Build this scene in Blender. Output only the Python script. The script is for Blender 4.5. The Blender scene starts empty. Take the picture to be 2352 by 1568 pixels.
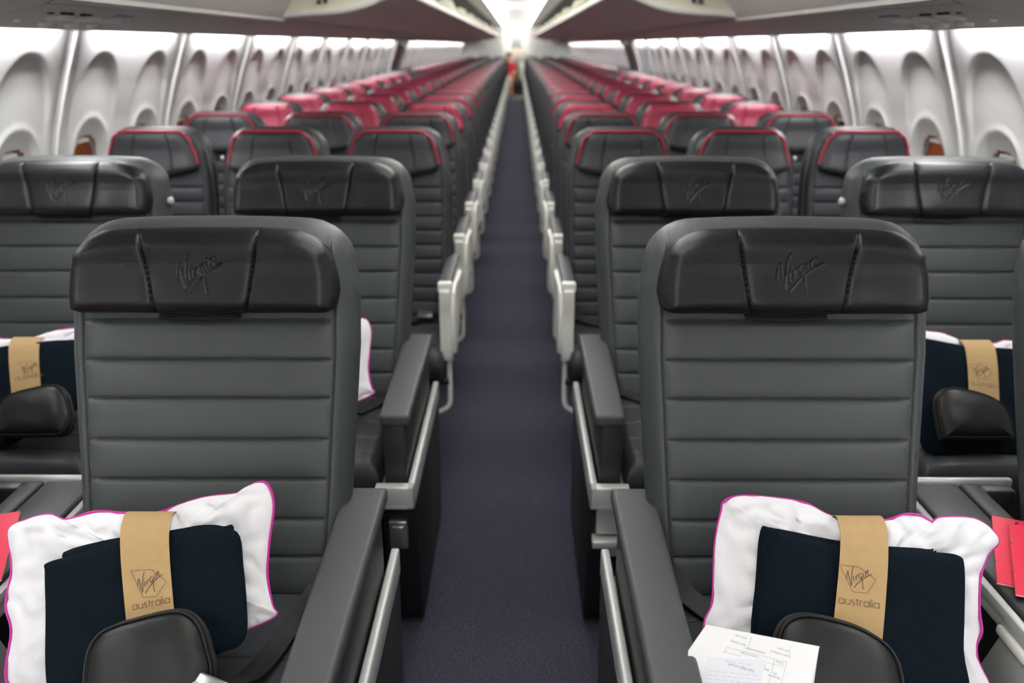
import bpy, bmesh, math, random
from mathutils import Vector, noise
random.seed(7)
S = bpy.context.scene
COL = S.collection
PI = math.pi

# ------------------------------------------------------------------ camera
cam_d = bpy.data.cameras.new('camera')
cam = bpy.data.objects.new('camera', cam_d); COL.objects.link(cam)
cam.location = (0.0353, 0.0, 1.5)
cam.rotation_euler = (PI / 2 - 0.33563, 0.0, 0.00605)
cam_d.sensor_width = 36.0
cam_d.lens = 29.85
cam_d.clip_start = 0.02
cam_d.clip_end = 200
cam_d.dof.use_dof = True
cam_d.dof.focus_distance = 1.44
cam_d.dof.aperture_fstop = 2.8
S.camera = cam

# ------------------------------------------------------------------ world, exposure
W = bpy.data.worlds.new('night_apron'); S.world = W
W.use_nodes = True
nt = W.node_tree
bgn = nt.nodes['Background']
tc = nt.nodes.new('ShaderNodeTexCoord'); ns = nt.nodes.new('ShaderNodeTexNoise')
ns.inputs['Scale'].default_value = 5
rp = nt.nodes.new('ShaderNodeValToRGB')
rp.color_ramp.elements[0].position = 0.4; rp.color_ramp.elements[0].color = (0.07, 0.022, 0.012, 1)
rp.color_ramp.elements[1].position = 0.62; rp.color_ramp.elements[1].color = (0.55, 0.17, 0.06, 1)
nt.links.new(tc.outputs['Generated'], ns.inputs['Vector'])
nt.links.new(ns.outputs['Fac'], rp.inputs['Fac'])
nt.links.new(rp.outputs['Color'], bgn.inputs['Color'])
bgn.inputs['Strength'].default_value = 0.8
vs = S.view_settings
S.display_settings.display_device = 'sRGB'
vs.view_transform = 'Standard'
vs.look = 'None'
vs.use_curve_mapping = False
vs.gamma = 1.0
vs.exposure = 0.0
COVE_STRENGTH = 115.0        # light strips above the side walls
CEIL_STRENGTH = 24.0        # light strips along the ceiling
def area(name, loc, size, power, rot=(0, 0, 0), col=(1.0, 0.985, 0.96)):
    d = bpy.data.lights.new(name, 'AREA'); d.shape = 'RECTANGLE'; d.size, d.size_y = size
    d.energy = power; d.color = col
    o = bpy.data.objects.new(name, d); COL.objects.link(o); o.location = loc; o.rotation_euler = rot
    return o


# added downward fill lights under the ceiling along the aisle; an added, unseen frontal fill behind the camera; hidden strips washing the ceiling
for k, y in enumerate([-1.3, 0.1] + [1.6 + 2.6 * i for i in range(10)] + [28.6]):
    area('ceiling_fill', (0, y, 2.13), (0.62, 1.2 if k < 2 else 2.3), (4, 3, 15)[k] if k < 3 else 17)
area('front_fill', (0, -1.85, 1.55), (1.9, 1.0), 15, (PI / 2, 0, 0))
for s_ in (-1, 1):
    area('ceiling_wash', (s_ * 0.50, 14.0, 2.085), (0.05, 32.0), 420, (0, PI - s_ * 0.9, 0))
S.cycles.max_bounces = 9
S.cycles.diffuse_bounces = 6
S.cycles.glossy_bounces = 3
S.cycles.transmission_bounces = 4
S.cycles.transparent_max_bounces = 6
S.cycles.caustics_reflective = False
S.cycles.caustics_refractive = False
S.cycles.sample_clamp_indirect = 10.0


# ------------------------------------------------------------------ materials
def lin(h):
    h = h.lstrip('#')
    out = []
    for i in (0, 2, 4):
        c = int(h[i:i + 2], 16) / 255
        out.append(c / 12.92 if c <= 0.04045 else ((c + 0.055) / 1.055) ** 2.4)
    return out + [1.0]


def mat(name, col, rough=0.5, metal=0.0, bump=None, mix=None, spec=None, coat=0.0, sheen=0.0):
    m = bpy.data.materials.new(name); m.use_nodes = True
    t = m.node_tree; b = t.nodes['Principled BSDF']
    c = lin(col) if isinstance(col, str) else list(col) + [1.0]
    b.inputs['Base Color'].default_value = c
    b.inputs['Roughness'].default_value = rough
    b.inputs['Metallic'].default_value = metal
    if spec is not None: b.inputs['Specular IOR Level'].default_value = spec
    if coat: b.inputs['Coat Weight'].default_value = coat
    if sheen: b.inputs['Sheen Weight'].default_value = sheen
    crd = t.nodes.new('ShaderNodeTexCoord')
    if bump:                                   # (kind, scale, strength, distance)
        kind, sc, st, dist = bump
        if kind == 'noise':
            n = t.nodes.new('ShaderNodeTexNoise'); n.inputs['Scale'].default_value = sc
            n.inputs['Detail'].default_value = 4; out = n.outputs['Fac']
        elif kind == 'voronoi':
            n = t.nodes.new('ShaderNodeTexVoronoi'); n.inputs['Scale'].default_value = sc
            out = n.outputs['Distance']
        else:
            n = t.nodes.new('ShaderNodeTexWave'); n.inputs['Scale'].default_value = sc
            n.bands_direction = 'DIAGONAL'; n.inputs['Distortion'].default_value = 0.6
            n.inputs['Detail'].default_value = 1.0; out = n.outputs['Fac']
        t.links.new(crd.outputs['Object'], n.inputs['Vector'])
        bp = t.nodes.new('ShaderNodeBump'); bp.inputs['Strength'].default_value = st
        bp.inputs['Distance'].default_value = dist
        t.links.new(out, bp.inputs['Height']); t.links.new(bp.outputs['Normal'], b.inputs['Normal'])
    if mix:                                    # (scale, colour2, lo, hi): noise speckle of a second colour
        sc, c2, lo, hi = mix
        n = t.nodes.new('ShaderNodeTexNoise'); n.inputs['Scale'].default_value = sc
        n.inputs['Detail'].default_value = 3
        r = t.nodes.new('ShaderNodeValToRGB')
        r.color_ramp.elements[0].position = lo; r.color_ramp.elements[0].color = c
        r.color_ramp.elements[1].position = hi; r.color_ramp.elements[1].color = lin(c2)
        t.links.new(crd.outputs['Object'], n.inputs['Vector'])
        t.links.new(n.outputs['Fac'], r.inputs['Fac']); t.links.new(r.outputs['Color'], b.inputs['Base Color'])
    return m


def emit(name, col, st):
    m = bpy.data.materials.new(name); m.use_nodes = True
    t = m.node_tree; t.nodes.remove(t.nodes['Principled BSDF'])
    e = t.nodes.new('ShaderNodeEmission')
    e.inputs['Color'].default_value = list(col) + [1.0]; e.inputs['Strength'].default_value = st
    t.links.new(e.outputs[0], t.nodes['Material Output'].inputs['Surface'])
    return m


M = {}
M['leather'] = mat('grey_leather', '#3d4142', 0.46, bump=('voronoi', 420, 0.10, 0.0006), spec=0.3)
M['leather_side'] = mat('grey_leather_bolster', '#3a3e3f', 0.44, bump=('voronoi', 420, 0.10, 0.0006), spec=0.3)
M['leather_black'] = mat('black_leather', '#111216', 0.36, bump=('voronoi', 380, 0.14, 0.0007), spec=0.33)
M['leather_seat'] = mat('charcoal_leather', '#35373a', 0.42, bump=('voronoi', 420, 0.10, 0.0006), spec=0.3)
M['leather_econ'] = mat('economy_grey_leather', '#34363a', 0.48, bump=('voronoi', 380, 0.1, 0.0006), spec=0.3)
M['leather_head'] = mat('economy_headrest_grey', '#2c2d31', 0.46, bump=('voronoi', 380, 0.1, 0.0006), spec=0.3)
M['leather_red'] = mat('crimson_leather', '#901c3b', 0.45, bump=('voronoi', 380, 0.1, 0.0006))
M['red_trim'] = mat('red_piping', '#94182f', 0.45)
M['navy_leather'] = mat('navy_leather', '#1b1d2b', 0.45)
M['thread'] = mat('grey_thread', '#505456', 0.7)
M['thread_dark'] = mat('dark_thread', '#1a1b1c', 0.7)
M['dark_plastic'] = mat('dark_plastic', '#2a2b2d', 0.45, bump=('noise', 300, 0.06, 0.0005))
M['black_plastic'] = mat('black_plastic', '#121314', 0.5)
M['arm_pad'] = mat('armrest_grey', '#434446', 0.48, bump=('noise', 500, 0.06, 0.0004), spec=0.25)
M['silver'] = mat('silver_paint', '#b9bcba', 0.35, metal=0.25)
M['steel'] = mat('brushed_steel', '#a7abab', 0.3, metal=0.85)
M['white_plastic'] = mat('warm_white_plastic', '#f2f2ec', 0.4)
M['wall'] = mat('sidewall_white', '#d9d9d8', 0.55, bump=('noise', 250, 0.03, 0.0005))
M['bin'] = mat('bin_grey_white', '#b3b0ad', 0.5)
M['bin_rim'] = mat('bin_rim_white', '#d8d7d2', 0.45)
M['bucket'] = mat('bucket_grey_white', '#e9e9e7', 0.5)
M['cream'] = mat('bin_cream', '#e2dfcb', 0.55)
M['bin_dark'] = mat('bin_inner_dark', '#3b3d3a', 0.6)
M['ceiling'] = mat('ceiling_white', '#e9e9e6', 0.6)
M['carpet'] = mat('navy_carpet', '#33333f', 0.95, bump=('noise', 900, 0.5, 0.002), mix=(300, '#77778a', 0.60, 0.70), spec=0.15)
M['galley_floor'] = mat('galley_vinyl', '#1d211b', 0.5)
M['cotton'] = mat('white_cotton', '#dcdcdf', 0.85, bump=('noise', 60, 0.10, 0.004), spec=0.2)
M['magenta'] = mat('magenta_piping', '#b01c86', 0.6)
M['blanket'] = mat('navy_twill', '#08121b', 0.95, bump=('wave', 200, 0.6, 0.0018), spec=0.08)
bt = M['blanket'].node_tree; wv = next(n for n in bt.nodes if n.type == 'TEX_WAVE')
cr_ = bt.nodes.new('ShaderNodeValToRGB')
cr_.color_ramp.elements[0].color = lin('#070c11'); cr_.color_ramp.elements[1].color = lin('#101d27')
bt.links.new(wv.outputs['Fac'], cr_.inputs['Fac']); bt.links.new(cr_.outputs['Color'], bt.nodes['Principled BSDF'].inputs['Base Color'])
M['kraft'] = mat('kraft_paper', '#a98d64', 0.8, mix=(60, '#a2865e', 0.3, 0.8), spec=0.2)
M['kraft_ink'] = mat('brown_ink', '#5d4a38', 0.8)
M['pouch'] = mat('black_pouch_leather', '#101111', 0.44, bump=('noise', 900, 0.12, 0.0005), spec=0.3)
M['zip_red'] = mat('dark_crimson_tape', '#8a1440', 0.6)
M['zip'] = mat('black_zip', '#0d0d0e', 0.55)
M['webbing'] = mat('black_webbing', '#1b1c1e', 0.5, bump=('wave', 220, 0.4, 0.001))
M['red_paper'] = mat('coral_red_cover', '#dc2f4b', 0.4)
M['pink_ink'] = mat('pink_ink', '#e0389a', 0.4)
M['paper'] = mat('white_paper', '#eff0f1', 0.8, spec=0.2)
M['note'] = mat('note_paper', '#e6e9f0', 0.8, spec=0.2)
M['ink'] = mat('grey_ink', '#8b8f93', 0.8)
M['ink_blue'] = mat('pen_ink', '#9aa0ab', 0.8)
M['sign_ink'] = mat('sign_ink', '#1b1b1b', 0.6)
M['blue_lens'] = mat('blue_lens', '#23268c', 0.3)
M['skin'] = mat('skin', '#c98f74', 0.55)
M['hair'] = mat('dark_hair', '#2a1c16', 0.6)
M['uniform'] = mat('red_uniform', '#b3122f', 0.7)
M['steel_box'] = mat('galley_steel', '#c9c8c0', 0.4, metal=0.2)
M['olive'] = mat('cart_olive', '#6d6f58', 0.5)
M['peach'] = mat('peach_card', '#dcc4b6', 0.6)
M['teal'] = mat('teal_card', '#8a9a9c', 0.6)
M['cove'] = emit('cove_light', (1.0, 0.99, 1.0), COVE_STRENGTH)
M['ceil_light'] = emit('ceiling_light', (1.0, 0.985, 0.95), CEIL_STRENGTH)

gm = bpy.data.materials.new('window_glass'); gm.use_nodes = True
t = gm.node_tree; t.nodes.remove(t.nodes['Principled BSDF'])
tr = t.nodes.new('ShaderNodeBsdfTransparent'); tr.inputs[0].default_value = (0.75, 0.7, 0.68, 1)
gl = t.nodes.new('ShaderNodeBsdfGlossy'); gl.inputs['Roughness'].default_value = 0.03
mx = t.nodes.new('ShaderNodeMixShader'); mx.inputs[0].default_value = 0.07
t.links.new(tr.outputs[0], mx.inputs[1]); t.links.new(gl.outputs[0], mx.inputs[2])
t.links.new(mx.outputs[0], t.nodes['Material Output'].inputs['Surface'])
M['glass'] = gm


# ------------------------------------------------------------------ object helpers
def mk(name, me, m=None, parent=None):
    o = bpy.data.objects.new(name, me); COL.objects.link(o)
    if m is not None and me is not None: me.materials.append(m)
    if parent is not None: o.parent = parent
    return o


def fin(bm, name, m, parent=None, smooth=True, angle=0.7):
    bmesh.ops.recalc_face_normals(bm, faces=bm.faces[:])
    me = bpy.data.meshes.new(name); bm.to_mesh(me); bm.free()
    if smooth:
        me.polygons.foreach_set('use_smooth', [True] * len(me.polygons))
        if angle: me.set_sharp_from_angle(angle=angle)
    return mk(name, me, m, parent)


def tag(o, label=None, cat=None, group=None, kind=None):
    if label: o['label'] = label
    if cat: o['category'] = cat
    if group: o['group'] = group
    if kind: o['kind'] = kind
    return o


def empty(name, loc=(0, 0, 0), rot=(0, 0, 0)):
    o = bpy.data.objects.new(name, None); COL.objects.link(o)
    o.location = loc; o.rotation_euler = rot; o.empty_display_size = 0.05
    return o


def copy_tree(o, parent=None):
    c = o.copy(); COL.objects.link(c)
    c.parent = parent
    for ch in KIDS(o): copy_tree(ch, c)
    return c


_kids = {}
def KIDS(o):
    return list(o.children)


def box(bm, x0, x1, y0, y1, z0, z1, bev=0.0, seg=2):
    r = bmesh.ops.create_cube(bm, size=1.0)
    v = r['verts']
    for q in v:
        q.co = Vector(((x0 + x1) / 2 + q.co.x * (x1 - x0), (y0 + y1) / 2 + q.co.y * (y1 - y0), (z0 + z1) / 2 + q.co.z * (z1 - z0)))
    if bev > 0:
        es = list({e for q in v for e in q.link_edges})
        bmesh.ops.bevel(bm, geom=es, offset=bev, segments=seg, profile=0.5, affect='EDGES')


def boxo(name, m, parent, *a, bev=0.004, seg=2):
    bm = bmesh.new(); box(bm, *a, bev=bev, seg=seg)
    return fin(bm, name, m, parent)


def prism(bm, pts, a0, a1, axis='y', bev=0.0):
    """extrude a 2D polygon; axis 'y': pts are (x,z); axis 'x': pts are (y,z); axis 'z': pts are (x,y)"""
    def P(p, a):
        return {'y': (p[0], a, p[1]), 'x': (a, p[0], p[1]), 'z': (p[0], p[1], a)}[axis]
    A = [bm.verts.new(P(p, a0)) for p in pts]; B = [bm.verts.new(P(p, a1)) for p in pts]
    n = len(pts)
    fs = [bm.faces.new(A), bm.faces.new(B[::-1])]
    for i in range(n): fs.append(bm.faces.new((A[i], A[(i + 1) % n], B[(i + 1) % n], B[i])))
    if bev > 0:
        es = [e for e in fs[0].edges] + [e for e in fs[1].edges]
        bmesh.ops.bevel(bm, geom=es, offset=bev, segments=2, profile=0.5, affect='EDGES')


def catmull(pts, n=6, closed=False):
    out = []; N = len(pts)
    rng = range(N if closed else N - 1)
    for i in rng:
        if closed: p0, p1, p2, p3 = pts[i - 1], pts[i], pts[(i + 1) % N], pts[(i + 2) % N]
        else: p0, p1, p2, p3 = pts[max(i - 1, 0)], pts[i], pts[i + 1], pts[min(i + 2, N - 1)]
        for k in range(n):
            s = k / n
            out.append(tuple(0.5 * (2 * b + (c - a) * s + (2 * a - 5 * b + 4 * c - d) * s * s + (3 * b - a - 3 * c + d) * s ** 3) for a, b, c, d in zip(p0, p1, p2, p3)))
    if not closed: out.append(tuple(pts[-1]))
    return out


def tube(bm, pts, r, seg=8, closed=False, flat=1.0):
    pts = [Vector(p) for p in pts]; N = len(pts); rings = []
    up = Vector((0, 0, 1)); prev = None
    for i, p in enumerate(pts):
        if closed: d = pts[(i + 1) % N] - pts[i - 1]
        else: d = pts[min(i + 1, N - 1)] - pts[max(i - 1, 0)]
        d = d.normalized() if d.length > 1e-9 else Vector((0, 1, 0))
        if prev is None:
            a = d.cross(up)
            if a.length < 1e-3: a = d.cross(Vector((1, 0, 0)))
        else:
            a = prev - d * prev.dot(d)
            if a.length < 1e-6: a = d.cross(up)
        a.normalize(); prev = a; b = d.cross(a)
        rr = r(i / max(N - 1, 1)) if callable(r) else r
        rings.append([bm.verts.new(p + (a * math.cos(2 * PI * k / seg) + b * flat * math.sin(2 * PI * k / seg)) * rr) for k in range(seg)])
    for i in range(N if closed else N - 1):
        A, B = rings[i], rings[(i + 1) % N]
        for k in range(seg): bm.faces.new((A[k], A[(k + 1) % seg], B[(k + 1) % seg], B[k]))
    if not closed:
        bm.faces.new(rings[0][::-1]); bm.faces.new(rings[-1])


def tubeo(name, m, parent, pts, r, seg=8, closed=False, flat=1.0):
    bm = bmesh.new(); tube(bm, pts, r, seg, closed, flat)
    return fin(bm, name, m, parent)


def lathe(bm, prof, origin, axis, seg=24):
    """prof: (radius, height) pairs along axis from origin"""
    ax = Vector(axis).normalized(); a = ax.orthogonal().normalized(); b = ax.cross(a); o = Vector(origin)
    rings = [[bm.verts.new(o + ax * h + (a * math.cos(2 * PI * k / seg) + b * math.sin(2 * PI * k / seg)) * max(r, 1e-5)) for k in range(seg)] for r, h in prof]
    for A, B in zip(rings, rings[1:]):
        for k in range(seg): bm.faces.new((A[k], A[(k + 1) % seg], B[(k + 1) % seg], B[k]))
    bm.faces.new(rings[0][::-1]); bm.faces.new(rings[-1])


def gridsolid(bm, us, vs_, fn):
    """closed solid from two sheets sharing their border: fn(u,v) -> (top, bottom)"""
    nu, nv = len(us), len(vs_); T = []; B = []
    for j, v in enumerate(vs_):
        tr_, br_ = [], []
        for i, u in enumerate(us):
            a, b = fn(u, v)
            vt = bm.verts.new(a); tr_.append(vt)
            br_.append(vt if i in (0, nu - 1) or j in (0, nv - 1) else bm.verts.new(b))
        T.append(tr_); B.append(br_)
    for j in range(nv - 1):
        for i in range(nu - 1):
            bm.faces.new((T[j][i], T[j][i + 1], T[j + 1][i + 1], T[j + 1][i]))
            q = (B[j][i], B[j + 1][i], B[j + 1][i + 1], B[j][i + 1])
            if len(set(q)) == 4:
                try: bm.faces.new(q)
                except ValueError: pass


def rnd(e, r):
    t = min(1.0, max(0.0, e / r))
    return math.sqrt(max(0.0, 1 - (1 - t) ** 2))


def edge_samples(n, fine=(0.0, 0.004, 0.012, 0.025, 0.045, 0.07)):
    s = set(round(f, 5) for f in fine) | set(round(1 - f, 5) for f in fine)
    s |= set(round(i / n, 5) for i in range(1, n))
    out = sorted(s); res = [out[0]]
    for q in out[1:]:
        if q - res[-1] > 0.0025: res.append(q)
    if res[-1] != 1.0: res[-1] = 1.0
    return res


def refine(base, centers, offs):
    s = set(base)
    for c in centers:
        for o in offs:
            if 0.01 < c + o < 0.99: s.add(c + o)
    out = sorted(s); res = [out[0]]
    for q in out[1:]:
        if q - res[-1] > 0.0012: res.append(q)
    res[-1] = 1.0
    return res


def smooth(a, b, x):
    t = min(1.0, max(0.0, (x - a) / (b - a)))
    return t * t * (3 - 2 * t)


def lerp_tab(tab, x):
    if x <= tab[0][0]: return tab[0][1]
    for (a, fa), (b, fb) in zip(tab, tab[1:]):
        if x <= b: return fa + (fb - fa) * (x - a) / (b - a)
    return tab[-1][1]


def polyslab(bm, outline, front, back, mid, nr=14, wr=None, seed=0.0, pw=2.6, qw=0.5):
    """cushion-like solid: outline polygon (u,v), bulging by front / back about the plane w = mid"""
    c = (sum(p[0] for p in outline) / len(outline), sum(p[1] for p in outline) / len(outline))
    N = len(outline)
    rs = [math.sin(PI / 2 * k / nr) for k in range(1, nr + 1)]
    def sheet(sgn, rim):
        amp = front if sgn > 0 else back
        rings = []
        cv = bm.verts.new((c[0], c[1], mid + sgn * amp + (wr(c[0], c[1], 1.0, seed) if wr and sgn > 0 else 0)))
        for k, r in enumerate(rs):
            if k == nr - 1 and rim is not None: rings.append(rim); continue
            ring = []
            for p in outline:
                x, y = c[0] + (p[0] - c[0]) * r, c[1] + (p[1] - c[1]) * r
                h = (1 - r ** pw) ** qw if r < 1 else 0.0
                z = mid + sgn * amp * h
                if wr and sgn > 0: z += wr(x, y, h, seed)
                ring.append(bm.verts.new((x, y, z)))
            rings.append(ring)
        for i in range(N):
            a = (cv, rings[0][i], rings[0][(i + 1) % N])
            bm.faces.new(a)
        for A, B in zip(rings, rings[1:]):
            for i in range(N):
                bm.faces.new((A[i], B[i], B[(i + 1) % N], A[(i + 1) % N]))
        return rings[-1]
    rim = sheet(1, None)
    sheet(-1, rim)


def ribbon(bm, pts, w, at, closed=False):
    """flat printed stroke; at(u,v) gives the 3D point on the printed surface"""
    N = len(pts); L = []; R = []
    for i, p in enumerate(pts):
        a = pts[(i - 1) % N] if closed else pts[max(i - 1, 0)]
        b = pts[(i + 1) % N] if closed else pts[min(i + 1, N - 1)]
        dx, dy = b[0] - a[0], b[1] - a[1]; l = math.hypot(dx, dy) or 1e-6
        nx, ny = -dy / l * w / 2, dx / l * w / 2
        L.append(bm.verts.new(at(p[0] + nx, p[1] + ny))); R.append(bm.verts.new(at(p[0] - nx, p[1] - ny)))
    for i in range(N if closed else N - 1):
        j = (i + 1) % N
        bm.faces.new((L[i], L[j], R[j], R[i]))


# strokes of the signature logo, unit = its width, origin at its centre
SIG = [
    [(215, 930), (240, 720), (268, 600), (305, 600), (350, 900), (450, 1240), (460, 950), (480, 650), (520, 420), (572, 290)],
    [(575, 770), (562, 890), (600, 1005)], [(598, 655), (606, 640)],
    [(668, 750), (692, 940)], [(690, 810), (720, 725), (785, 688)],
    [(930, 585), (855, 625), (822, 740), (862, 845), (928, 850), (968, 700), (985, 900), (1000, 1150), (1038, 1345)],
    [(1012, 555), (1030, 650), (1070, 760)], [(1045, 455), (1055, 440)],
    [(1125, 475), (1160, 705)], [(1142, 610), (1200, 450), (1268, 395), (1255, 520), (1285, 635)],
    [(570, 1320), (760, 1085), (960, 895), (1240, 690), (1465, 570)],
]
SIG = [[((x - 840) / 1250, -(y - 820) / 1250) for x, y in s] for s in SIG]
SIGS = [catmull(s, 4) for s in SIG]


def seg_dist(px, py, polys):
    best = 9.0
    for s in polys:
        for (ax, ay), (bx, by) in zip(s, s[1:]):
            dx, dy = bx - ax, by - ay
            t = max(0, min(1, ((px - ax) * dx + (py - ay) * dy) / (dx * dx + dy * dy + 1e-12)))
            d = math.hypot(px - ax - t * dx, py - ay - t * dy)
            if d < best: best = d
    return best


def letters(word):
    """single-stroke lower-case lettering, x-height 1"""
    arc = lambda cx, cy, r, a0, a1, n=14, sy=1.0: [(cx + r * math.cos(math.radians(a0 + (a1 - a0) * i / n)), cy + sy * r * math.sin(math.radians(a0 + (a1 - a0) * i / n))) for i in range(n + 1)]
    out = []; x = 0.0
    for ch in word:
        if ch == 'a':
            out += [arc(x + .5, .5, .5, 0, 360, 22), [(x + 1, 0), (x + 1, 1)]]; x += 1.3
        elif ch == 'u':
            out += [[(x, 1), (x, .42)] + arc(x + .42, .42, .42, 180, 360) + [(x + .84, 1)], [(x + .84, 0), (x + .84, 1)]]; x += 1.14
        elif ch == 's':
            out += [arc(x + .3, .75, .25, 50, 250, 12) + arc(x + .28, .26, .26, 80, -140, 12)]; x += .86
        elif ch == 't':
            out += [[(x + .18, 0), (x + .18, 1.35)], [(x, 1), (x + .5, 1)]]; x += .72
        elif ch == 'r':
            out += [[(x, 0), (x, 1)], arc(x + .42, .56, .42, 180, 80, 8)]; x += .72
        elif ch == 'l':
            out += [[(x, 0), (x, 1.5)]]; x += .3
        elif ch == 'i':
            out += [[(x, 0), (x, 1)], [(x, 1.28), (x, 1.4)]]; x += .3
    w = x - .3
    return [[(p[0] / w, p[1] / w) for p in s] for s in out]


WORD = letters('australia')


# ------------------------------------------------------------------ the setting
Y0, Y1 = -1.97, 26.2          # cabin from the front bulkhead to the rear partitions
WALLX = [(0.0, 1.56), (0.3, 1.63), (0.7, 1.665), (0.95, 1.655), (1.1, 1.635), (1.22, 1.605), (1.35, 1.563), (1.48, 1.514), (1.55, 1.490), (1.60, 1.480), (1.70, 1.472)]
PL = 1.016                     # side panel length: two windows


def tagS(o):
    o['kind'] = 'structure'
    return o


bm = bmesh.new(); box(bm, -1.62, 1.62, Y0, Y1 + .3, -0.06, 0.0)
tagS(fin(bm, 'floor', M['carpet']))
bm = bmesh.new(); box(bm, -1.62, 1.62, Y1 + .3, 31, -0.06, 0.0)
tagS(fin(bm, 'floor_galley', M['galley_floor']))
tagS(boxo('trim_threshold', M['steel'], None, -0.42, 0.42, Y1 + .22, Y1 + .36, 0.0, 0.006, bev=0.002))

# side walls, one module of two windows repeated
WZ, WA, WB = 1.0, 0.15, 0.222           # window centre height and reveal half sizes
PA, PB = 0.120, 0.186                   # pane opening half sizes


def sidewall_mesh(arched=True):
    bm = bmesh.new()
    ys = [i * PL / 96 for i in range(97)]
    zs = [i * 0.05 for i in range(13)] + [0.62 + i * 0.0125 for i in range(87)]
    V = {}
    def disp(y, z):
        d = 0.0
        e = min(y, PL - y)
        d += 0.009 * (1 - smooth(0.012, 0.060, e))
        if e < 0.012: d -= 0.010 * rnd(0.012 - e, 0.012)
        hole = False
        for yw in (PL / 4, 3 * PL / 4):
            dy = y - yw
            if arched and 0.9 < z < 1.6:
                a = 0.178
                zz = 1.27
                q = (dy / a) ** 2 + (max(0, z - zz) / 0.205) ** 2
                d += 0.016 * smooth(0, 0.20, 1 - q) * smooth(1.10, 1.40, z)
            q = (abs(dy) / WA) ** 2.4 + (abs(z - WZ) / WB) ** 2.4
            if q < 1.35:
                if q > 1: d -= 0.005 * math.sin(PI * (q - 1) / .35)
                else:
                    d += 0.028 * (1 - q) ** 0.6 if q > 0.3 else 0.028 * 0.7 ** 0.6
                qq = (abs(dy) / PA) ** 2.4 + (abs(z - WZ) / PB) ** 2.4
                if qq < 0.92: hole = True
        return d, hole
    for i, y in enumerate(ys):
        for j, z in enumerate(zs):
            d, h = disp(y, z)
            V[i, j] = (bm.verts.new((lerp_tab(WALLX, z) + d, y, z)), h)
    for i in range(len(ys) - 1):
        for j in range(len(zs) - 1):
            q = [V[i, j], V[i + 1, j], V[i + 1, j + 1], V[i, j + 1]]
            if all(a[1] for a in q): continue
            bm.faces.new([a[0] for a in q])
    return bm


wall_r = empty('wall_right'); tagS(wall_r)
wall_l = empty('wall_left'); tagS(wall_l)
bm = sidewall_mesh()
p0 = fin(bm, 'sidewall_panel', M['wall'], wall_r, angle=0)
panel_y = [2.094 + PL * k for k in range(-4, 24)]
EXIT_K = 10                               # the panel row with the over-wing exit
first = True
for k, y in enumerate(panel_y):
    for sx, par in ((1, wall_r), (-1, wall_l)):
        if first: o = p0; first = False
        else:
            o = p0.copy(); COL.objects.link(o)
        o.parent = par
        o.location = (0, y, 0); o.scale = (sx, 1, 1)

# seam ribs between the panels, deep enough at the top to part one light from the next
bm = bmesh.new()
RZ = [1.00, 1.10, 1.20, 1.30, 1.40, 1.47, 1.52, 1.56, 1.60]
rib = [(lerp_tab(WALLX, z) - (.003 + .006 * smooth(1.05, 1.40, z) + .008 * smooth(1.44, 1.56, z)), z) for z in RZ]
outer = [(lerp_tab(WALLX, z) + .03, z) for z in RZ]
prism(bm, rib + outer[::-1], -.006, .006, 'y', bev=.002)
rb0 = fin(bm, 'panel_rib', M['wall'], wall_r, angle=.5)
first = True
for y in panel_y:
    for sx, par in ((1, wall_r), (-1, wall_l)):
        o = rb0 if first else rb0.copy()
        if not first: COL.objects.link(o)
        first = False
        o.parent = par; o.location = (0, y, 0); o.scale = (sx, 1, 1)

# windows: frame, pane, shade
def oval(a, b, n=48, p=2.4):
    out = []
    for i in range(n):
        th = 2 * PI * i / n; c_, s_ = math.cos(th), math.sin(th)
        out.append((a * math.copysign(abs(c_) ** (2 / p), c_), b * math.copysign(abs(s_) ** (2 / p), s_)))
    return out


def window_proto():
    r = empty('window_1'); tagS(r)
    bm = bmesh.new(); ring = oval(PA - .003, PB - .003)
    tube(bm, [(0.0, p[0], p[1]) for p in ring], 0.014, 10, True)
    fin(bm, 'window_frame', M['bin'], r)
    bm = bmesh.new(); prism(bm, [(p[0], p[1]) for p in oval(PA + .006, PB + .006)], 0.012, 0.016, 'x')
    fin(bm, 'pane', M['glass'], r)
    bm = bmesh.new()
    sh = [p for p in oval(PA + .004, PB + .004) if p[1] > 0.152]
    sh.sort(key=lambda p: math.atan2(p[1] - .145, p[0]))
    prism(bm, sh, -0.002, 0.004, 'x')
    sd = fin(bm, 'window_shade', M['wall'], r)
    bm = bmesh.new(); box(bm, -0.020, 0.002, -0.045, 0.045, 0.142, 0.158, bev=0.005)
    fin(bm, 'shade_handle', M['white_plastic'], sd)
    return r


w0 = window_proto(); n = 1
wx = lerp_tab(WALLX, WZ) + 0.020
for k, y in enumerate(panel_y[3:], 3):
    for yy in (PL / 4, 3 * PL / 4):
        for sx in (1, -1):
            o = w0 if n == 1 else copy_tree(w0)
            o.name = 'window_%d' % n; n += 1
            o.location = (sx * wx, y + yy, WZ); o.scale = (sx, 1, 1)

# ceiling (between the bins), bulkhead, rear partitions, galley ceiling
def sheet_strip(bm, prof, y0, y1, sx=1):
    A = [bm.verts.new((sx * x, y0, z)) for x, z in prof]; B = [bm.verts.new((sx * x, y1, z)) for x, z in prof]
    for i in range(len(prof) - 1): bm.faces.new((A[i], A[i + 1], B[i + 1], B[i]))


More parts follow.
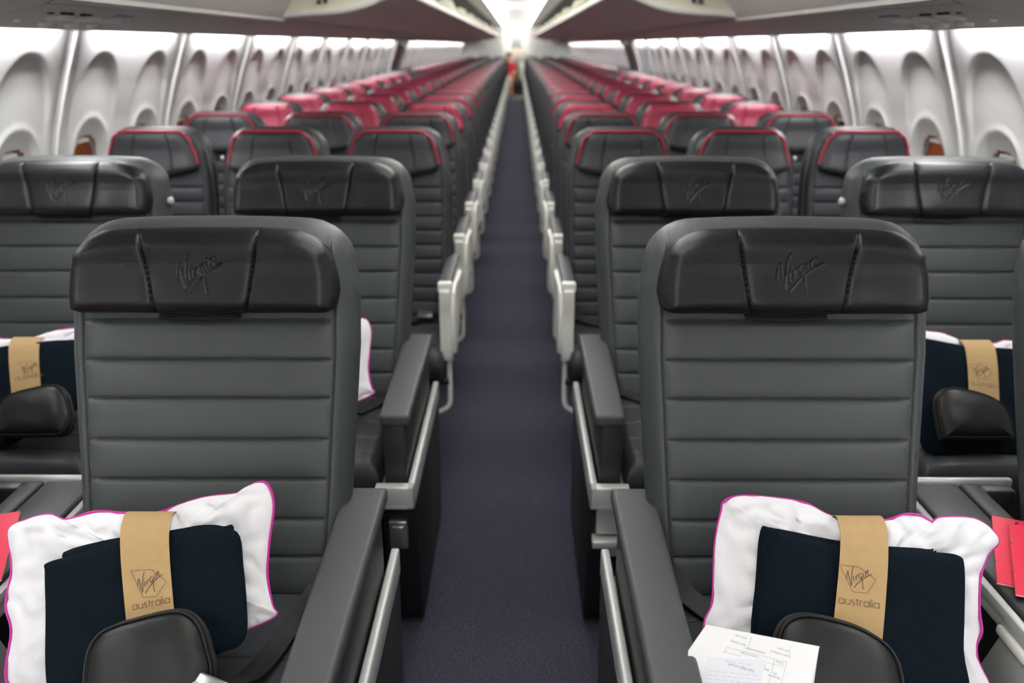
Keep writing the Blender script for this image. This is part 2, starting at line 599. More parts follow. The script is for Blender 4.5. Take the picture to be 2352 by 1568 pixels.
bm = bmesh.new()
prof = [(-.62, 2.08), (-.50, 2.12), (-.35, 2.16), (-.15, 2.18), (.15, 2.18), (.35, 2.16), (.50, 2.12), (.62, 2.08)]
prism(bm, prof + [(.62, 2.24), (-.62, 2.24)], Y0, 31, 'y')
tagS(fin(bm, 'ceiling', M['ceiling'], angle=0.3))
tagS(boxo('wall_front', M['ceiling'], None, -1.7, 1.7, Y0 - .06, Y0 + .02, 0.0, 2.2, bev=0))
bm = bmesh.new(); box(bm, -1.62, -0.40, Y1, Y1 + .05, 0, 2.12)
tagS(fin(bm, 'wall_rear_left', M['ceiling']))
bm = bmesh.new(); box(bm, 0.40, 1.62, Y1, Y1 + .05, 0, 2.12)
tagS(fin(bm, 'wall_rear_right', M['ceiling']))
for sx, nm in ((-1, 'wall_galley_left'), (1, 'wall_galley_right')):
    bm = bmesh.new(); a, b = sorted((sx * .55, sx * .60)); box(bm, a, b, Y1 + .05, 31, 0, 2.14)
    tagS(fin(bm, nm, M['ceiling']))
tagS(boxo('wall_rear', M['steel_box'], None, -.6, .6, 30.9, 31, 0, 2.2, bev=0))

# service panel strip between bins and side wall, one long trim each side
PSU = [(1.005, 1.600), (1.10, 1.588), (1.22, 1.572), (1.33, 1.556), (1.385, 1.546), (1.405, 1.5455), (1.412, 1.552), (1.412, 1.575), (1.38, 1.60), (1.30, 1.66), (1.0, 1.70)]
for sx, nm in ((-1, 'trim_1'), (1, 'trim_2')):
    bm = bmesh.new(); prism(bm, [(sx * x, z) for x, z in PSU], Y0, Y1, 'y')
    tagS(fin(bm, nm, M['bin'], angle=0.5))
# roof lining above the cove and the bins, so no night sky leaks in
for sx, nm in ((-1, 'trim_3'), (1, 'trim_4')):
    bm = bmesh.new()
    prism(bm, [(sx * x, z) for x, z in [(1.47, 1.62), (1.43, 1.66), (1.30, 1.72), (1.14, 1.76), (1.14, 2.02), (.62, 2.13), (.62, 2.2), (1.3, 2.2), (1.55, 1.7)]], Y0, Y1, 'y')
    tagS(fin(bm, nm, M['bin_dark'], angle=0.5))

# cove lights, one per side panel and side
bm = bmesh.new(); box(bm, -0.010, 0.010, -0.375, 0.375, -0.006, 0.006, bev=0.004)
cl0 = fin(bm, 'cove_light', M['cove'])
ords = ['first', 'second', 'third', 'fourth', 'fifth', 'sixth', 'seventh', 'eighth', 'ninth', 'tenth', 'eleventh', 'twelfth', 'thirteenth', 'fourteenth', 'fifteenth', 'sixteenth', 'seventeenth', 'eighteenth', 'nineteenth', 'twentieth', 'twenty-first', 'twenty-second', 'twenty-third', 'twenty-fourth', 'twenty-fifth', 'twenty-sixth', 'twenty-seventh', 'twenty-eighth', 'twenty-ninth', 'thirtieth']
first = True
for k, y in enumerate(panel_y):
    if k == 3 + EXIT_K: continue
    if y + PL > Y1: continue
    for sx in (-1, 1):
        o = cl0 if first else cl0.copy()
        if not first: COL.objects.link(o)
        first = False
        o.location = (sx * 1.453, y + PL / 2, 1.582); o.rotation_euler = (0, 0, 0)
        side = 'left' if sx < 0 else 'right'
        tag(o, 'white light strip above the %s side wall, %s wall panel from the front' % (side, ords[k]), 'light', 'cove lights above the ' + side + ' wall')

# ceiling wash lights
bm = bmesh.new(); box(bm, -0.02, 0.02, -0.70, 0.70, -0.008, 0.008, bev=0.006)
ce0 = fin(bm, 'ceiling_light', M['ceil_light'])
first = True; k = 0
y = Y0 + 0.8
while y < 30.5:
    for sx in (-1, 1):
        o = ce0 if first else ce0.copy()
        if not first: COL.objects.link(o)
        first = False
        o.location = (sx * 0.43, y, 2.085)
        side = 'left' if sx < 0 else 'right'
        tag(o, 'white light strip along the %s edge of the ceiling, %s from the front' % (side, ords[k]), 'light', 'ceiling lights on the ' + side)
    y += 1.5; k += 1
# ledge carrying the ceiling lights
for sx, nm in ((-1, 'trim_5'), (1, 'trim_6')):
    bm = bmesh.new()
    prism(bm, [(sx * x, z) for x, z in [(.415, 2.055), (.405, 2.06), (.405, 2.072), (.415, 2.078), (.60, 2.10), (.64, 2.08), (.60, 2.05), (.48, 2.045)]], Y0, 31, 'y')
    tagS(fin(bm, nm, M['bin_rim'], angle=0.5))

# over-wing exit surround on both sides
for sx, nm in ((-1, 'door_1'), (1, 'door_2')):
    d = tagS(empty(nm, (0, panel_y[3 + EXIT_K], 0)))
    bm = bmesh.new()
    pr = [(lerp_tab(WALLX, z) - .012, z) for z in [.5, .7, .9, 1.1, 1.25, 1.4, 1.5, 1.56]]
    for yy in (0.06, PL - .06):
        tube(bm, [(sx * x, yy, z) for x, z in pr], 0.018, 8)
    fin(bm, 'exit_frame', M['bin_rim'], d)
    bm = bmesh.new(); box(bm, *sorted((sx * 1.39, sx * 1.47)), 0.30, 0.72, 1.50, 1.57, bev=.01)
    fin(bm, 'exit_handle_cover', M['white_plastic'], d)

# ------------------------------------------------------------------ overhead bins
BIN_Y = 4.02
BUCKET = [(1.03, 1.612), (0.93, 1.622), (0.82, 1.628), (0.72, 1.638), (0.63, 1.660), (0.56, 1.688), (0.50, 1.704), (0.465, 1.708)]


def offset_prof(p, d):
    out = []
    for i, (x, z) in enumerate(p):
        a = p[max(i - 1, 0)]; b = p[min(i + 1, len(p) - 1)]
        dx, dz = b[0] - a[0], b[1] - a[1]; l = math.hypot(dx, dz)
        out.append((x + dz / l * d, z - dx / l * d))
    return out


BL_ = 1.90
def bin_proto(sx):
    r = empty('overhead_bin')
    P = catmull(BUCKET, 4)
    Q = offset_prof(P, 0.022)
    if Q[0][1] < P[0][1]: Q = offset_prof(P, -0.022)
    bm = bmesh.new(); prism(bm, [(sx * x, z) for x, z in P + Q[::-1]], 0.006, BL_ - .006, 'y', bev=0.003)
    fin(bm, 'bucket', M['bucket'], r, angle=0.5)
    # the pale lip along the bucket's aisle edge and the rim of its end
    bm = bmesh.new()
    tube(bm, [(sx * .464, 0.0, 1.720), (sx * .464, BL_, 1.720)], 0.017, 10)
    fin(bm, 'bin_lip', M['bin_rim'], r)
    bm = bmesh.new()
    tube(bm, [(sx * x, 0.004, z + .006) for x, z in P], 0.010, 8)
    fin(bm, 'end_rim', M['bin_rim'], r)
    # end walls, fin shaped
    fin_p = [(.49, 1.73), (.50, 1.80), (.53, 1.86), (.58, 1.88), (.64, 1.86), (.70, 1.83), (.80, 1.90), (.92, 2.0), (1.02, 2.0), (1.05, 1.65)] + [(x, z + .012) for x, z in P[2:-3]]
    for a in (0.02, BL_ - 0.035):
        bm = bmesh.new(); prism(bm, [(sx * x, z) for x, z in fin_p], a, a + .014, 'y', bev=0.003)
        fin(bm, 'end_wall', M['cream'], r, angle=0.5)
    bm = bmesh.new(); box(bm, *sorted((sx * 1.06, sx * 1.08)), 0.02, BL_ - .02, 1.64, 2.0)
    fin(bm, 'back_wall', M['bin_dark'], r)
    # hinge cable on the end wall
    bm = bmesh.new()
    tube(bm, [(sx * .86, 0.012, 1.70), (sx * .87, 0.010, 1.72), (sx * .845, 0.010, 1.76), (sx * .82, 0.012, 1.82)], 0.004, 6)
    box(bm, *sorted((sx * .835, sx * .85)), 0.004, 0.02, 1.672, 1.69)
    box(bm, *sorted((sx * .805, sx * .82)), 0.004, 0.02, 1.676, 1.70)
    fin(bm, 'hinge_cable', M['dark_plastic'], r)
    return r


for sx in (-1, 1):
    side = 'left' if sx < 0 else 'right'
    b0 = bin_proto(sx); k = 0; y = BIN_Y
    while y + BL_ < Y1:
        o = b0 if k == 0 else copy_tree(b0)
        o.location = (0, y, 0)
        tag(o, 'open white overhead bin above the %s seats, %s hanging bucket from the front' % (side, ords[k]), 'overhead bin', 'open overhead bins on the ' + side)
        y += BL_ + .01; k += 1
    # closed bin over the business seats
    cb = empty('overhead_bin', (0, 2.0, 0))
    tag(cb, 'closed smooth grey overhead bin above the %s business seats' % side, 'overhead bin')
    CP = catmull([(1.03, 1.598), (1.005, 1.612), (.975, 1.650), (.935, 1.705), (.86, 1.78), (.74, 1.87), (.60, 1.96), (.50, 2.04)], 5)
    bm = bmesh.new(); prism(bm, [(sx * x, z) for x, z in CP + [(.9, 2.06), (1.10, 1.9), (1.10, 1.62)]], 0.0, BIN_Y - 2.0 - .03, 'y', bev=0.004)
    fin(bm, 'bin_door', M['bin'], cb, angle=0.5)
    bm = bmesh.new(); tube(bm, [(sx * 1.018, .0, 1.599), (sx * 1.018, BIN_Y - 2.03, 1.599)], 0.003, 8)
    fin(bm, 'bin_edge', M['bin_rim'], cb)
    cf = empty('overhead_bin', (0, Y0 + .05, 0))
    tag(cf, 'front closed overhead bin beside the %s ceiling edge, curved lower lip' % side, 'overhead bin')
    CP2 = [(x + .012, z - .004) for x, z in CP]
    bm = bmesh.new(); prism(bm, [(sx * x, z) for x, z in CP2 + [(.9, 2.06), (1.12, 1.9), (1.12, 1.62)]], 0.0, 2.0 - Y0 - .06, 'y', bev=0.006)
    fin(bm, 'bin_door', M['bin'], cf, angle=0.5)


# service units: lamps, vents, signs under the strip
def psu_z(x): return lerp_tab([(a, b) for a, b in PSU[:6]], x)


def service_unit(sx, y, label):
    r = empty('passenger_service_unit', (0, y, 0)); tag(r, label, 'service unit', 'passenger service units')
    def disc(name, x, dy, rad, m, h=0.006, ecc=1.0):
        bm = bmesh.new(); lathe(bm, [(rad, 0.004), (rad, -h * .5), (rad * .8, -h), (rad * .45, -h * 0.7)], (sx * x, dy, psu_z(x)), (0, 0, 1), 20)
        return fin(bm, name, m, r)
    bm = bmesh.new()
    prism(bm, [(sx * x, psu_z(x) - .0015) for x in (1.06, 1.12, 1.2, 1.28, 1.34)] + [(sx * x, psu_z(x) + .006) for x in (1.34, 1.28, 1.2, 1.12, 1.06)], -0.42, 0.36, 'y', bev=0.001)
    fin(bm, 'unit_panel', M['bin'], r)
    for dy in (.24, .10, -.05): disc('reading_lamp', 1.21, dy, .042, M['bin_rim'], .010)
    for dy in (.30, .17, .03): disc('air_nozzle', 1.29, dy, .024, M['bin_rim'], .014)
    bm = bmesh.new(); box(bm, *sorted((sx * 1.13, sx * 1.145)), .12, .24, psu_z(1.137) - .004, psu_z(1.137) + .002)
    fin(bm, 'blue_lens', M['blue_lens'], r)
    bm = bmesh.new()
    for q in range(6):
        for rr in range(2):
            if (q + rr) % 3 == 2: continue
            box(bm, *sorted((sx * (1.14 + rr * .016), sx * (1.15 + rr * .016))), -.03 - q * .035, -.012 - q * .035, psu_z(1.15) - .006, psu_z(1.15))
    fin(bm, 'sign_glyphs', M['sign_ink'], r)
    disc('call_button', 1.27, -.16, .010, M['white_plastic'], .008)
    return r


for sx, side in ((-1, 'left'), (1, 'right')):
    service_unit(sx, 2.52, 'grey service unit with lamps and a blue lens above the %s second business row' % side)

# smooth lining panel ahead of the service strip, with its curved joint
for sx, nm in ((-1, 'trim_7'), (1, 'trim_8')):
    arc = catmull([(.985, 2.00), (1.05, 2.08), (1.13, 2.125), (1.24, 2.15), (1.39, 2.155)], 5)
    bm = bmesh.new()
    for dz in (-.007, -.001):
        rows = [[bm.verts.new((sx * x, Y0 + (y - Y0) * k / 6, psu_z(x) + dz)) for k in range(7)] for x, y in arc]
        for A, B in zip(rows, rows[1:]):
            for k in range(6): bm.faces.new((A[k], A[k + 1], B[k + 1], B[k]))
    lining = tagS(fin(bm, nm, M['bin'], angle=.5))
    bm = bmesh.new(); tube(bm, [(sx * x, y + .004, psu_z(x) - .003) for x, y in arc], .004, 6)
    fin(bm, 'joint', M['bin_dark'], lining)

# ceiling panel across the aisle
o = boxo('hanging_panel', M['bin'], None, -0.27, 0.27, 14.9, 15.0, 2.062, 2.165, bev=0.006)
tag(o, 'beige panel hanging across the ceiling over the far aisle', 'panel')

# ------------------------------------------------------------------ business seats
def yb(z):                                    # front line of the backrest, relative to the row
    return lerp_tab([(.45, -.225), (.70, -.132), (1.03, -.022), (1.10, -.004), (1.20, .012)], z)


BZ0, BZ1 = 0.485, 1.186
CREASE = [1.003, 0.932, 0.862, 0.787, 0.715, 0.643, 0.577]


def biz_back():
    bm = bmesh.new()
    base = edge_samples(44)
    cr = [(c_ - BZ0) / (BZ1 - BZ0) for c_ in CREASE]
    vv = refine(base, cr, (-.012, -.007, -.0035, 0, .0035, .007, .012))
    su = [0.5 + s * .43 for s in (-1, 1)]
    uu = refine(edge_samples(26), su, (-.012, -.006, 0, .006, .012))
    def fn(u0, v):
        u = u0 * 2 - 1; a = abs(u)
        w = lerp_tab([(0, .254), (.35, .268), (.65, .280), (.88, .279), (1, .268)], v)
        t = max(0.0, (a - .66) / .34)
        zt = BZ1 - .010 * u * u - .085 * (1 - math.sqrt(max(0, 1 - t ** 2.2)))
        z = BZ0 + v * (BZ1 - BZ0) - (BZ1 - zt) * smooth(.70, 1.0, v); x = u * w
        zf = BZ0 + v * (BZ1 - BZ0)                    # quilting follows the flat height
        e = min((1 - a) * w, v * .69, (1 - v) * .69)
        g = rnd(e, .038)
        y0 = yb(z)
        f = 0.0
        if a < .86:
            d = min(abs(zf - c_) for c_ in CREASE)
            lo = max([c_ for c_ in CREASE if c_ <= zf], default=BZ0); hi = min([c_ for c_ in CREASE if c_ > zf], default=1.2)
            mt = (zf - lo) / max(hi - lo, .01)
            k = smooth(.86, .80, a)
            f += (-.0055 * math.exp(-(d / .0032) ** 2) + .0035 * (1 - (2 * mt - 1) ** 4)) * k
        f += -.0045 * math.exp(-(((a - .86) * w) / .003) ** 2)
        if a > .86: f += .002 - .020 * ((a - .86) / .14) ** 2
        f += .010 * (1 - u * u) * 0 + .0012 * noise.noise(Vector((x * 9, z * 9, 1.7)))
        mid = y0 + .055
        yf = mid + (y0 - f - mid) * g
        ybk = mid + .065 * g
        return (x, yf, z), (x, ybk, z)
    gridsolid(bm, uu, vv, fn)
    return bm


def biz_head(mirror=1):
    bm = bmesh.new()
    uu = edge_samples(34); vv = edge_samples(26)
    su = []
    for s in (-1, 1):
        su += [0.5 + s * (.31 + .0085 * q) / 2 for q in range(22)]
    uu = refine(uu, su, (0,))
    fine_u = [0.5 + i * .0034 for i in range(-27, 28)]
    fine_v = [0.50 + i * .0095 for i in range(-28, 29)]
    uu = sorted(set([u for u in uu if abs(u - .5) > .093] + fine_u))
    vv = sorted(set([v for v in vv if abs(v - .5) > .27] + fine_v))
    HW, H0, H1 = .2545, 1.022, 1.181
    def fn(u0, v):
        u = u0 * 2 - 1; a = abs(u)
        w = HW * lerp_tab([(0, .985), (.25, 1.0), (.6, .99), (1, .955)], v)
        t = max(0.0, (a - .62) / .38)
        zt = H1 - .008 * u * u - .062 * (1 - math.sqrt(max(0, 1 - t ** 2.2)))
        tb = max(0.0, (a - .86) / .14)
        zb = H0 + .002 + .022 * (1 - math.sqrt(max(0, 1 - tb ** 2.2))) - .003 * (1 - a)
        z = zb + v * (zt - zb); x = u * w
        e = min((1 - a) * w, v * .155, (1 - v) * .155)
        g = rnd(e, .034)
        us = .335 + .125 * v ** 1.3
        dseam = abs(a - us) * w
        f = .046 + .010 * smooth(.5, 1, a) - .012 * v
        f -= .0055 * math.exp(-(dseam / .0024) ** 2) + .002 * math.exp(-(dseam / .009) ** 2)
        f += .0015 * noise.noise(Vector((x * 14, z * 14, 4.2)))
        # seam of the piped upper edge
        d2 = e if v > .5 or a > .9 else 9
        f -= .0022 * math.exp(-((d2 - .014) / .0022) ** 2)
        if a < .2 and .2 < v < .8:
            px, pz = mirror * 0 + (x - .002) / .083, (z - 1.103) / .083
            dd = seg_dist(px, pz, SIGS) * .083
            f -= .0023 * math.exp(-(dd / .0016) ** 2)
        y0 = yb(min(z, 1.12)) - .004
        mid = y0 - .004
        return (x, mid - f * g, z), (x, mid + .010 * g, z)
    gridsolid(bm, uu, vv, fn)
    return bm


def dashes(bm, pts, ln=.0042, gap=.0026, r=.0006):
    """row of little stitches along a polyline"""
    acc = 0.0; P = [Vector(p) for p in pts]
    i = 0; pos = P[0]; 
    segs = [(a, b) for a, b in zip(P, P[1:])]
    tot = sum((b - a).length for a, b in segs)
    def at(s):
        for a, b in segs:
            l = (b - a).length
            if s <= l: return a + (b - a) * (s / max(l, 1e-9))
            s -= l
        return P[-1]
    s = 0.0
    while s + ln < tot:
        a, b = at(s), at(s + ln)
        d = (b - a).normalized(); n1 = d.cross(Vector((0, 1, 0))).normalized() * r; n2 = Vector((0, -1, 0)) * r
        q = [bm.verts.new(a - n1), bm.verts.new(b - n1), bm.verts.new(b + n1), bm.verts.new(a + n1)]
        top = [bm.verts.new((a + b) / 2 - n1 * .6 + n2 * 1.5), bm.verts.new((a + b) / 2 + n1 * .6 + n2 * 1.5)]
        bm.faces.new((q[0], q[1], top[0])); bm.faces.new((q[1], q[2], top[1], top[0])); bm.faces.new((q[2], q[3], top[1])); bm.faces.new((q[3], q[0], top[0], top[1]))
        s += ln + gap


def bw(z):
    return lerp_tab([(0, .254), (.35, .268), (.65, .280), (.88, .279), (1, .268)], (z - BZ0) / (BZ1 - BZ0))


def biz_cushion():
    bm = bmesh.new()
    cr = [.22, .45, .66, .84]
    vv = refine(edge_samples(24), cr, (-.02, -.01, 0, .01, .02))
    uu = edge_samples(22)
    def fn(u0, v):
        u = u0 * 2 - 1
        w = .247 - .006 * v
        y = -.175 - v * .455
        e = min((1 - abs(u)) * w, v * .455, (1 - v) * .455)
        g = rnd(e, .040)
        z = .514 - .006 * v
        d = min(abs(v - c_) for c_ in cr) * .455
        f = -.004 * math.exp(-(d / .003) ** 2) + .003 * (1 - u * u)
        f -= .003 * math.exp(-(((abs(u) - .82) * w) / .003) ** 2)
        z += f; mid = .455
        return (u * w, y, mid + (z - mid) * g), (u * w, y, mid - .055 * g)
    gridsolid(bm, uu, vv, fn)
    return bm


MESH = {}
def proto(key, build, m, ang=0.9):
    if key not in MESH:
        o = fin(build(), key, m, angle=ang); MESH[key] = o.data
        bpy.data.objects.remove(o)
    return MESH[key]


def inst(name, key, parent, build=None, m=None, ang=0.9):
    me = proto(key, build, m, ang)
    o = bpy.data.objects.new(name, me); COL.objects.link(o); o.parent = parent
    return o


def seam_stitch(s):
    bm = bmesh.new()
    zz = [.60 + i * .015 for i in range(37)]
    for off in (.842, .880):
        dashes(bm, [(s * off * bw(z), yb(z) - .0035 + (.003 if off > .86 else .001), z) for z in zz])
    return bm


def crease_stitch():
    bm = bmesh.new()
    for c_ in CREASE[1:]:
        pts = []
        for i in range(-24, 25):
            x = i / 24 * .80 * bw(c_)
            pts.append((x, yb(c_ + .004) - .0018, c_ + .0035))
        dashes(bm, pts, .0034, .0022, .0004)
    return bm


def pipe_path():
    HW, H1 = .2545, 1.181
    out = []
    for i in range(61):
        u = -1 + 2 * i / 60; a = abs(u)
        t = max(0.0, (a - .62) / .38)
        z = H1 - .008 * u * u - .062 * (1 - math.sqrt(max(0, 1 - t ** 2.2)))
        out.append((u * HW * .957, yb(min(z, 1.12)) - .010, z - .003))
    return out


def business_seat(x, y0, label, aisle_side, hook_side=None, detail=True):
    r = empty('business_seat', (x, y0, 0)); tag(r, label, 'seat', 'business seats')
    b = inst('backrest', 'biz_backrest', r, biz_back, M['leather'])
    if detail:
        inst('side_stitching', 'biz_stitch_west', b, lambda: seam_stitch(-1), M['thread'], 0)
        inst('side_stitching', 'biz_stitch_east', b, lambda: seam_stitch(1), M['thread'], 0)
        inst('seam_stitching', 'biz_stitch_rows', b, crease_stitch, M['thread'], 0)
    h = inst('headrest', 'biz_headrest', r, biz_head, M['leather_black'])
    inst('piping', 'biz_head_piping', h, lambda: (lambda q: (tube(q, pipe_path(), .0032, 6), q)[1])(bmesh.new()), M['leather_black'])
    def flap():
        q = bmesh.new()
        for k, zz in enumerate((1.0185, 1.0145)):
            tube(q, [(-.088 + i * .022, yb(zz) - .014 - .004 * k, zz - .0022 * math.sin(i / 7 * PI) * (k + 1)) for i in range(8)], .0026, 6)
        return q
    inst('headrest_flap', 'biz_head_flap', h, flap, M['leather_black'])
    inst('seat_cushion', 'biz_cushion', r, biz_cushion, M['leather_seat'])
    def shell():
        q = bmesh.new()
        box(q, -.262, .262, -.11, .09, .20, .50, bev=.02)
        for zz in (.55, .7, .85, 1.0):
            pass
        box(q, -.235, .235, -.60, -.10, .22, .412, bev=.02)
        return q
    inst('seat_base', 'biz_base', r, shell, M['black_plastic'])
    def feet():
        q = bmesh.new()
        for s in (-1, 1):
            for yy in (-.52, -.06): box(q, s * .20 - .02, s * .20 + .02, yy - .02, yy + .02, 0, .24, bev=.004)
        return q
    inst('legs', 'biz_feet', r, feet, M['steel'])
    if hook_side:
        q = bmesh.new(); lathe(q, [(.009, 0), (.012, .006), (.012, .012), (.008, .016)], (hook_side * .277, .03, 1.055), (hook_side, 0, 0), 16)
        fin(q, 'coat_hook', M['silver'], r)
    if aisle_side:
        biz_armrest(r, aisle_side)
    return r


def biz_armrest(r, s):
    """aisle armrest assembly; s = side of the seat that faces the aisle"""
    cx = .286 * s                                     # local x of its centre
    a = empty('armrest'); a.parent = r
    def pad():
        q = bmesh.new()
        pts = [(-.044, -.048), (.042, -.048), (.044, -.665), (-.030, -.665)]
        A = [q.verts.new((p[0], p[1], .658)) for p in pts]; B = [q.verts.new((p[0], p[1], .628)) for p in pts]
        q.faces.new(A); q.faces.new(B[::-1])
        for i in range(4): q.faces.new((A[i], A[(i + 1) % 4], B[(i + 1) % 4], B[i]))
        bmesh.ops.bevel(q, geom=q.edges[:], offset=.011, segments=4, profile=.6, affect='EDGES')
        return q
    o = inst('armrest_pad', 'biz_arm_pad', a, pad, M['arm_pad']); o.location.x = cx; o.scale.x = s
    def panel():
        q = bmesh.new(); box(q, -.026, .028, -.648, -.06, .44, .640, bev=.005)
        return q
    o = inst('armrest_panel', 'biz_arm_panel', a, panel, M['dark_plastic']); o.location.x = cx
    def tray():
        q = bmesh.new()
        box(q, .032, .050, -.690, .012, .415, .476, bev=.004)
        box(q, -.046, .050, -.690, -.662, .415, .476, bev=.004)
        box(q, -.046, .034, -.690, -.040, .415, .430, bev=.002)
        return q
    o = inst('armrest_rail', 'biz_arm_rail', a, tray, M['silver']); o.location.x = cx; o.scale.x = s
    def base():
        q = bmesh.new(); prism(q, [(-.655, .414), (.0, .414), (-.02, .20), (-.03, .01), (-.57, .01), (-.60, .05), (-.645, .30)], -.036, .050, 'x', bev=.006)
        return q
    o = inst('armrest_base', 'biz_arm_base', a, base, M['black_plastic']); o.location.x = cx; o.scale.x = s
    def latch():
        q = bmesh.new()
        box(q, -.02, .026, -.664, -.645, .285, .365, bev=.004)
        box(q, -.012, .018, -.668, -.660, .297, .353, bev=.003)
        return q
    def latch2():
        q = bmesh.new()
        box(q, -.03, .030, -.664, -.640, .330, .412, bev=.003)
        box(q, -.03, .040, -.685, -.640, .300, .322, bev=.004)
        box(q, -.03, .0, -.660, -.640, .262, .300, bev=.003)
        return q
    if r.location.x < 0: o = inst('armrest_latch', 'biz_arm_latch', a, latch, M['steel'])
    else: o = inst('armrest_latch', 'biz_arm_latch_wide', a, latch2, M['silver'])
    o.location.x = cx; o.scale.x = s


R1, R2 = 1.571, 2.535
SC, SW = .553, 1.300
biz = {}
biz['1C'] = business_seat(-SC, R1, 'large grey leather business seat in front row left of the aisle, nearest on the left', 1)
biz['1D'] = business_seat(SC, R1, 'large grey leather business seat in front row right of the aisle, nearest on the right', -1)
biz['1F'] = business_seat(SW, R1, 'business seat at the right edge, beside the right console, only its dark side visible', None, None)
biz['1A'] = business_seat(-SW, R1, 'front row business seat by the left wall, beyond the left console and red booklet', None, None)
biz['2C'] = business_seat(-SC, R2, 'second row business seat left of the aisle, behind the nearest left seat', 1)
biz['2D'] = business_seat(SC, R2, 'second row business seat right of the aisle, behind the nearest right seat', -1)
biz['2A'] = business_seat(-SW, R2, 'second row business seat by the left wall, pillow and pouch on it', None, 1)
biz['2F'] = business_seat(SW, R2, 'second row business seat by the right wall, pillow and pouch on it', None, -1)


boxo('side_latch', M['steel'], biz['1F'], -.280, -.262, -.130, -.115, .655, .685, bev=.003)


# consoles between the paired seats
def console(s, y0, label):
    r = empty('centre_console', (s * .935, y0, 0)); tag(r, label, 'console', 'centre consoles')
    bm = bmesh.new(); box(bm, *sorted((s * -.068, s * .038)), -.46, .045, .585, .618, bev=.006, seg=3)
    fin(bm, 'console_lid', M['dark_plastic'], r)
    bm = bmesh.new(); box(bm, *sorted((s * .0425, s * .085)), -.46, .045, .585, .618, bev=.006, seg=3)
    box(bm, *sorted((s * .0830, s * .150)), .012, .045, .584, .617, bev=.006, seg=3)
    fin(bm, 'console_side_lid', M['dark_plastic'], r)
    bm = bmesh.new(); box(bm, *sorted((s * -.075, s * .160)), .046, .062, .590, .626, bev=.006, seg=3)
    fin(bm, 'rear_rail', M['silver'], r)
    bm = bmesh.new()
    box(bm, *sorted((s * -.086, s * -.070)), -.47, .04, .592, .612, bev=.004)
    box(bm, *sorted((s * -.080, s * -.066)), -.47, .04, .566, .590, bev=.003)
    fin(bm, 'side_rail', M['silver'], r)
    bm = bmesh.new(); box(bm, *sorted((s * -.060, s * .080)), -.43, .05, .03, .584, bev=.008)
    fin(bm, 'console_body', M['black_plastic'], r)
    bm = bmesh.new()
    prism(bm, [(-.46, .575), (-.382, .575), (-.338, .455), (-.30, .36), (-.46, .36)], *sorted((s * -.085, s * -.062)), 'x', bev=.004)
    pb = fin(bm, 'side_pocket', M['silver'], r)
    bm = bmesh.new(); box(bm, *sorted((s * -.094, s * -.082)), -.46, -.375, .566, .584, bev=.005)
    fin(bm, 'pocket_lip', M['white_plastic'], pb)
    return r


console(-1, R1, 'dark console with silver rails between the front left seats')
console(1, R1, 'dark console with silver rails between the front right seats, red booklets on top')
console(-1, R2, 'dark console between the second row seats on the left')
console(1, R2, 'dark console between the second row seats on the right')


# ------------------------------------------------------------------ things on the business seats
TH = 0.8961                                    # slope of the pillows leaning on the backs
EV = Vector((0, math.cos(TH), math.sin(TH))); NV = Vector((0, -math.sin(TH), math.cos(TH)))


def crinkle(x, y, h, s):
    a = noise.noise(Vector((x * 16 + s, y * 9 + s * 2, s)))
    b = noise.noise(Vector((x * 38 + y * 14 + s, y * 22 - x * 10, s + 3)))
    c_ = abs(noise.noise(Vector((x * 22 - y * 12, y * 26 + x * 8, s + 9))))
    return (0.013 * a + 0.006 * b - 0.012 * max(0, .30 - c_) / .30) * (0.25 + .75 * h) * (1 if h < .999 else 1)


PIL_L = [(-.215, -.012), (-.228, .071), (-.246, .112), (-.250, .173), (-.268, .232), (-.238, .251), (-.203, .259), (-.172, .250), (-.126, .263), (-.070, .261), (-.02, .262), (.018, .276), (.059, .289), (.118, .297), (.140, .313), (.162, .311), (.177, .276), (.176, .210), (.178, .160), (.190, .113), (.198, .100), (.182, .088), (.158, .078), (.08, .045), (-.02, .012), (-.12, -.020)]
PIL_R = [(-.166, .284), (-.139, .293), (-.095, .292), (-.03, .283), (.010, .262), (.055, .250), (.105, .254), (.135, .263), (.162, .261), (.180, .251), (.197, .258), (.252, .257), (.280, .238), (.286, .218), (.263, .196), (.243, .158), (.233, .11), (.232, .077), (.221, .055), (.221, .030), (.232, -.006), (.225, -.034), (.10, -.034), (-.10, -.034), (-.20, -.034), (-.216, .03), (-.213, .088), (-.197, .122), (-.186, .212), (-.172, .266)]
BLK_L = [(-.168, .160), (-.166, .176), (-.110, .192), (-.051, .212), (.029, .224), (.085, .229), (.134, .225), (.150, .171), (.162, .11), (.166, .072), (.155, .050), (.120, .036), (.073, .004), (.0, -.048), (-.105, -.052), (-.136, .0), (-.156, .103)]
BLK_R = [(-.106, .222), (-.085, .224), (-.003, .208), (.08, .202), (.157, .197), (.192, .192), (.199, .175), (.188, .109), (.176, .05), (.160, -.048), (-.0, -.052), (-.136, -.050), (-.141, .06), (-.126, .147)]
BACK_R = [(-.118, .231), (-.096, .236), (-.003, .218), (.08, .208), (.150, .203), (.158, .190), (.12, .06), (.05, .008), (-.146, .008), (-.148, .072), (-.134, .147)]
BACK_L = [(-.150, .178), (-.146, .196), (-.090, .212), (-.051, .219), (.029, .231), (.07, .238), (.105, .236), (.125, .222), (.12, .06), (.02, .010), (-.12, .010), (-.140, .08)]
POU_L = [(-.054, .035), (-.042, .066), (-.02, .079), (.005, .087), (.060, .100), (.090, .097), (.112, .078), (.126, .048), (.137, .018), (.135, -.01), (.118, -.045), (.07, -.070), (.02, -.078), (-.036, -.072), (-.048, -.03)]
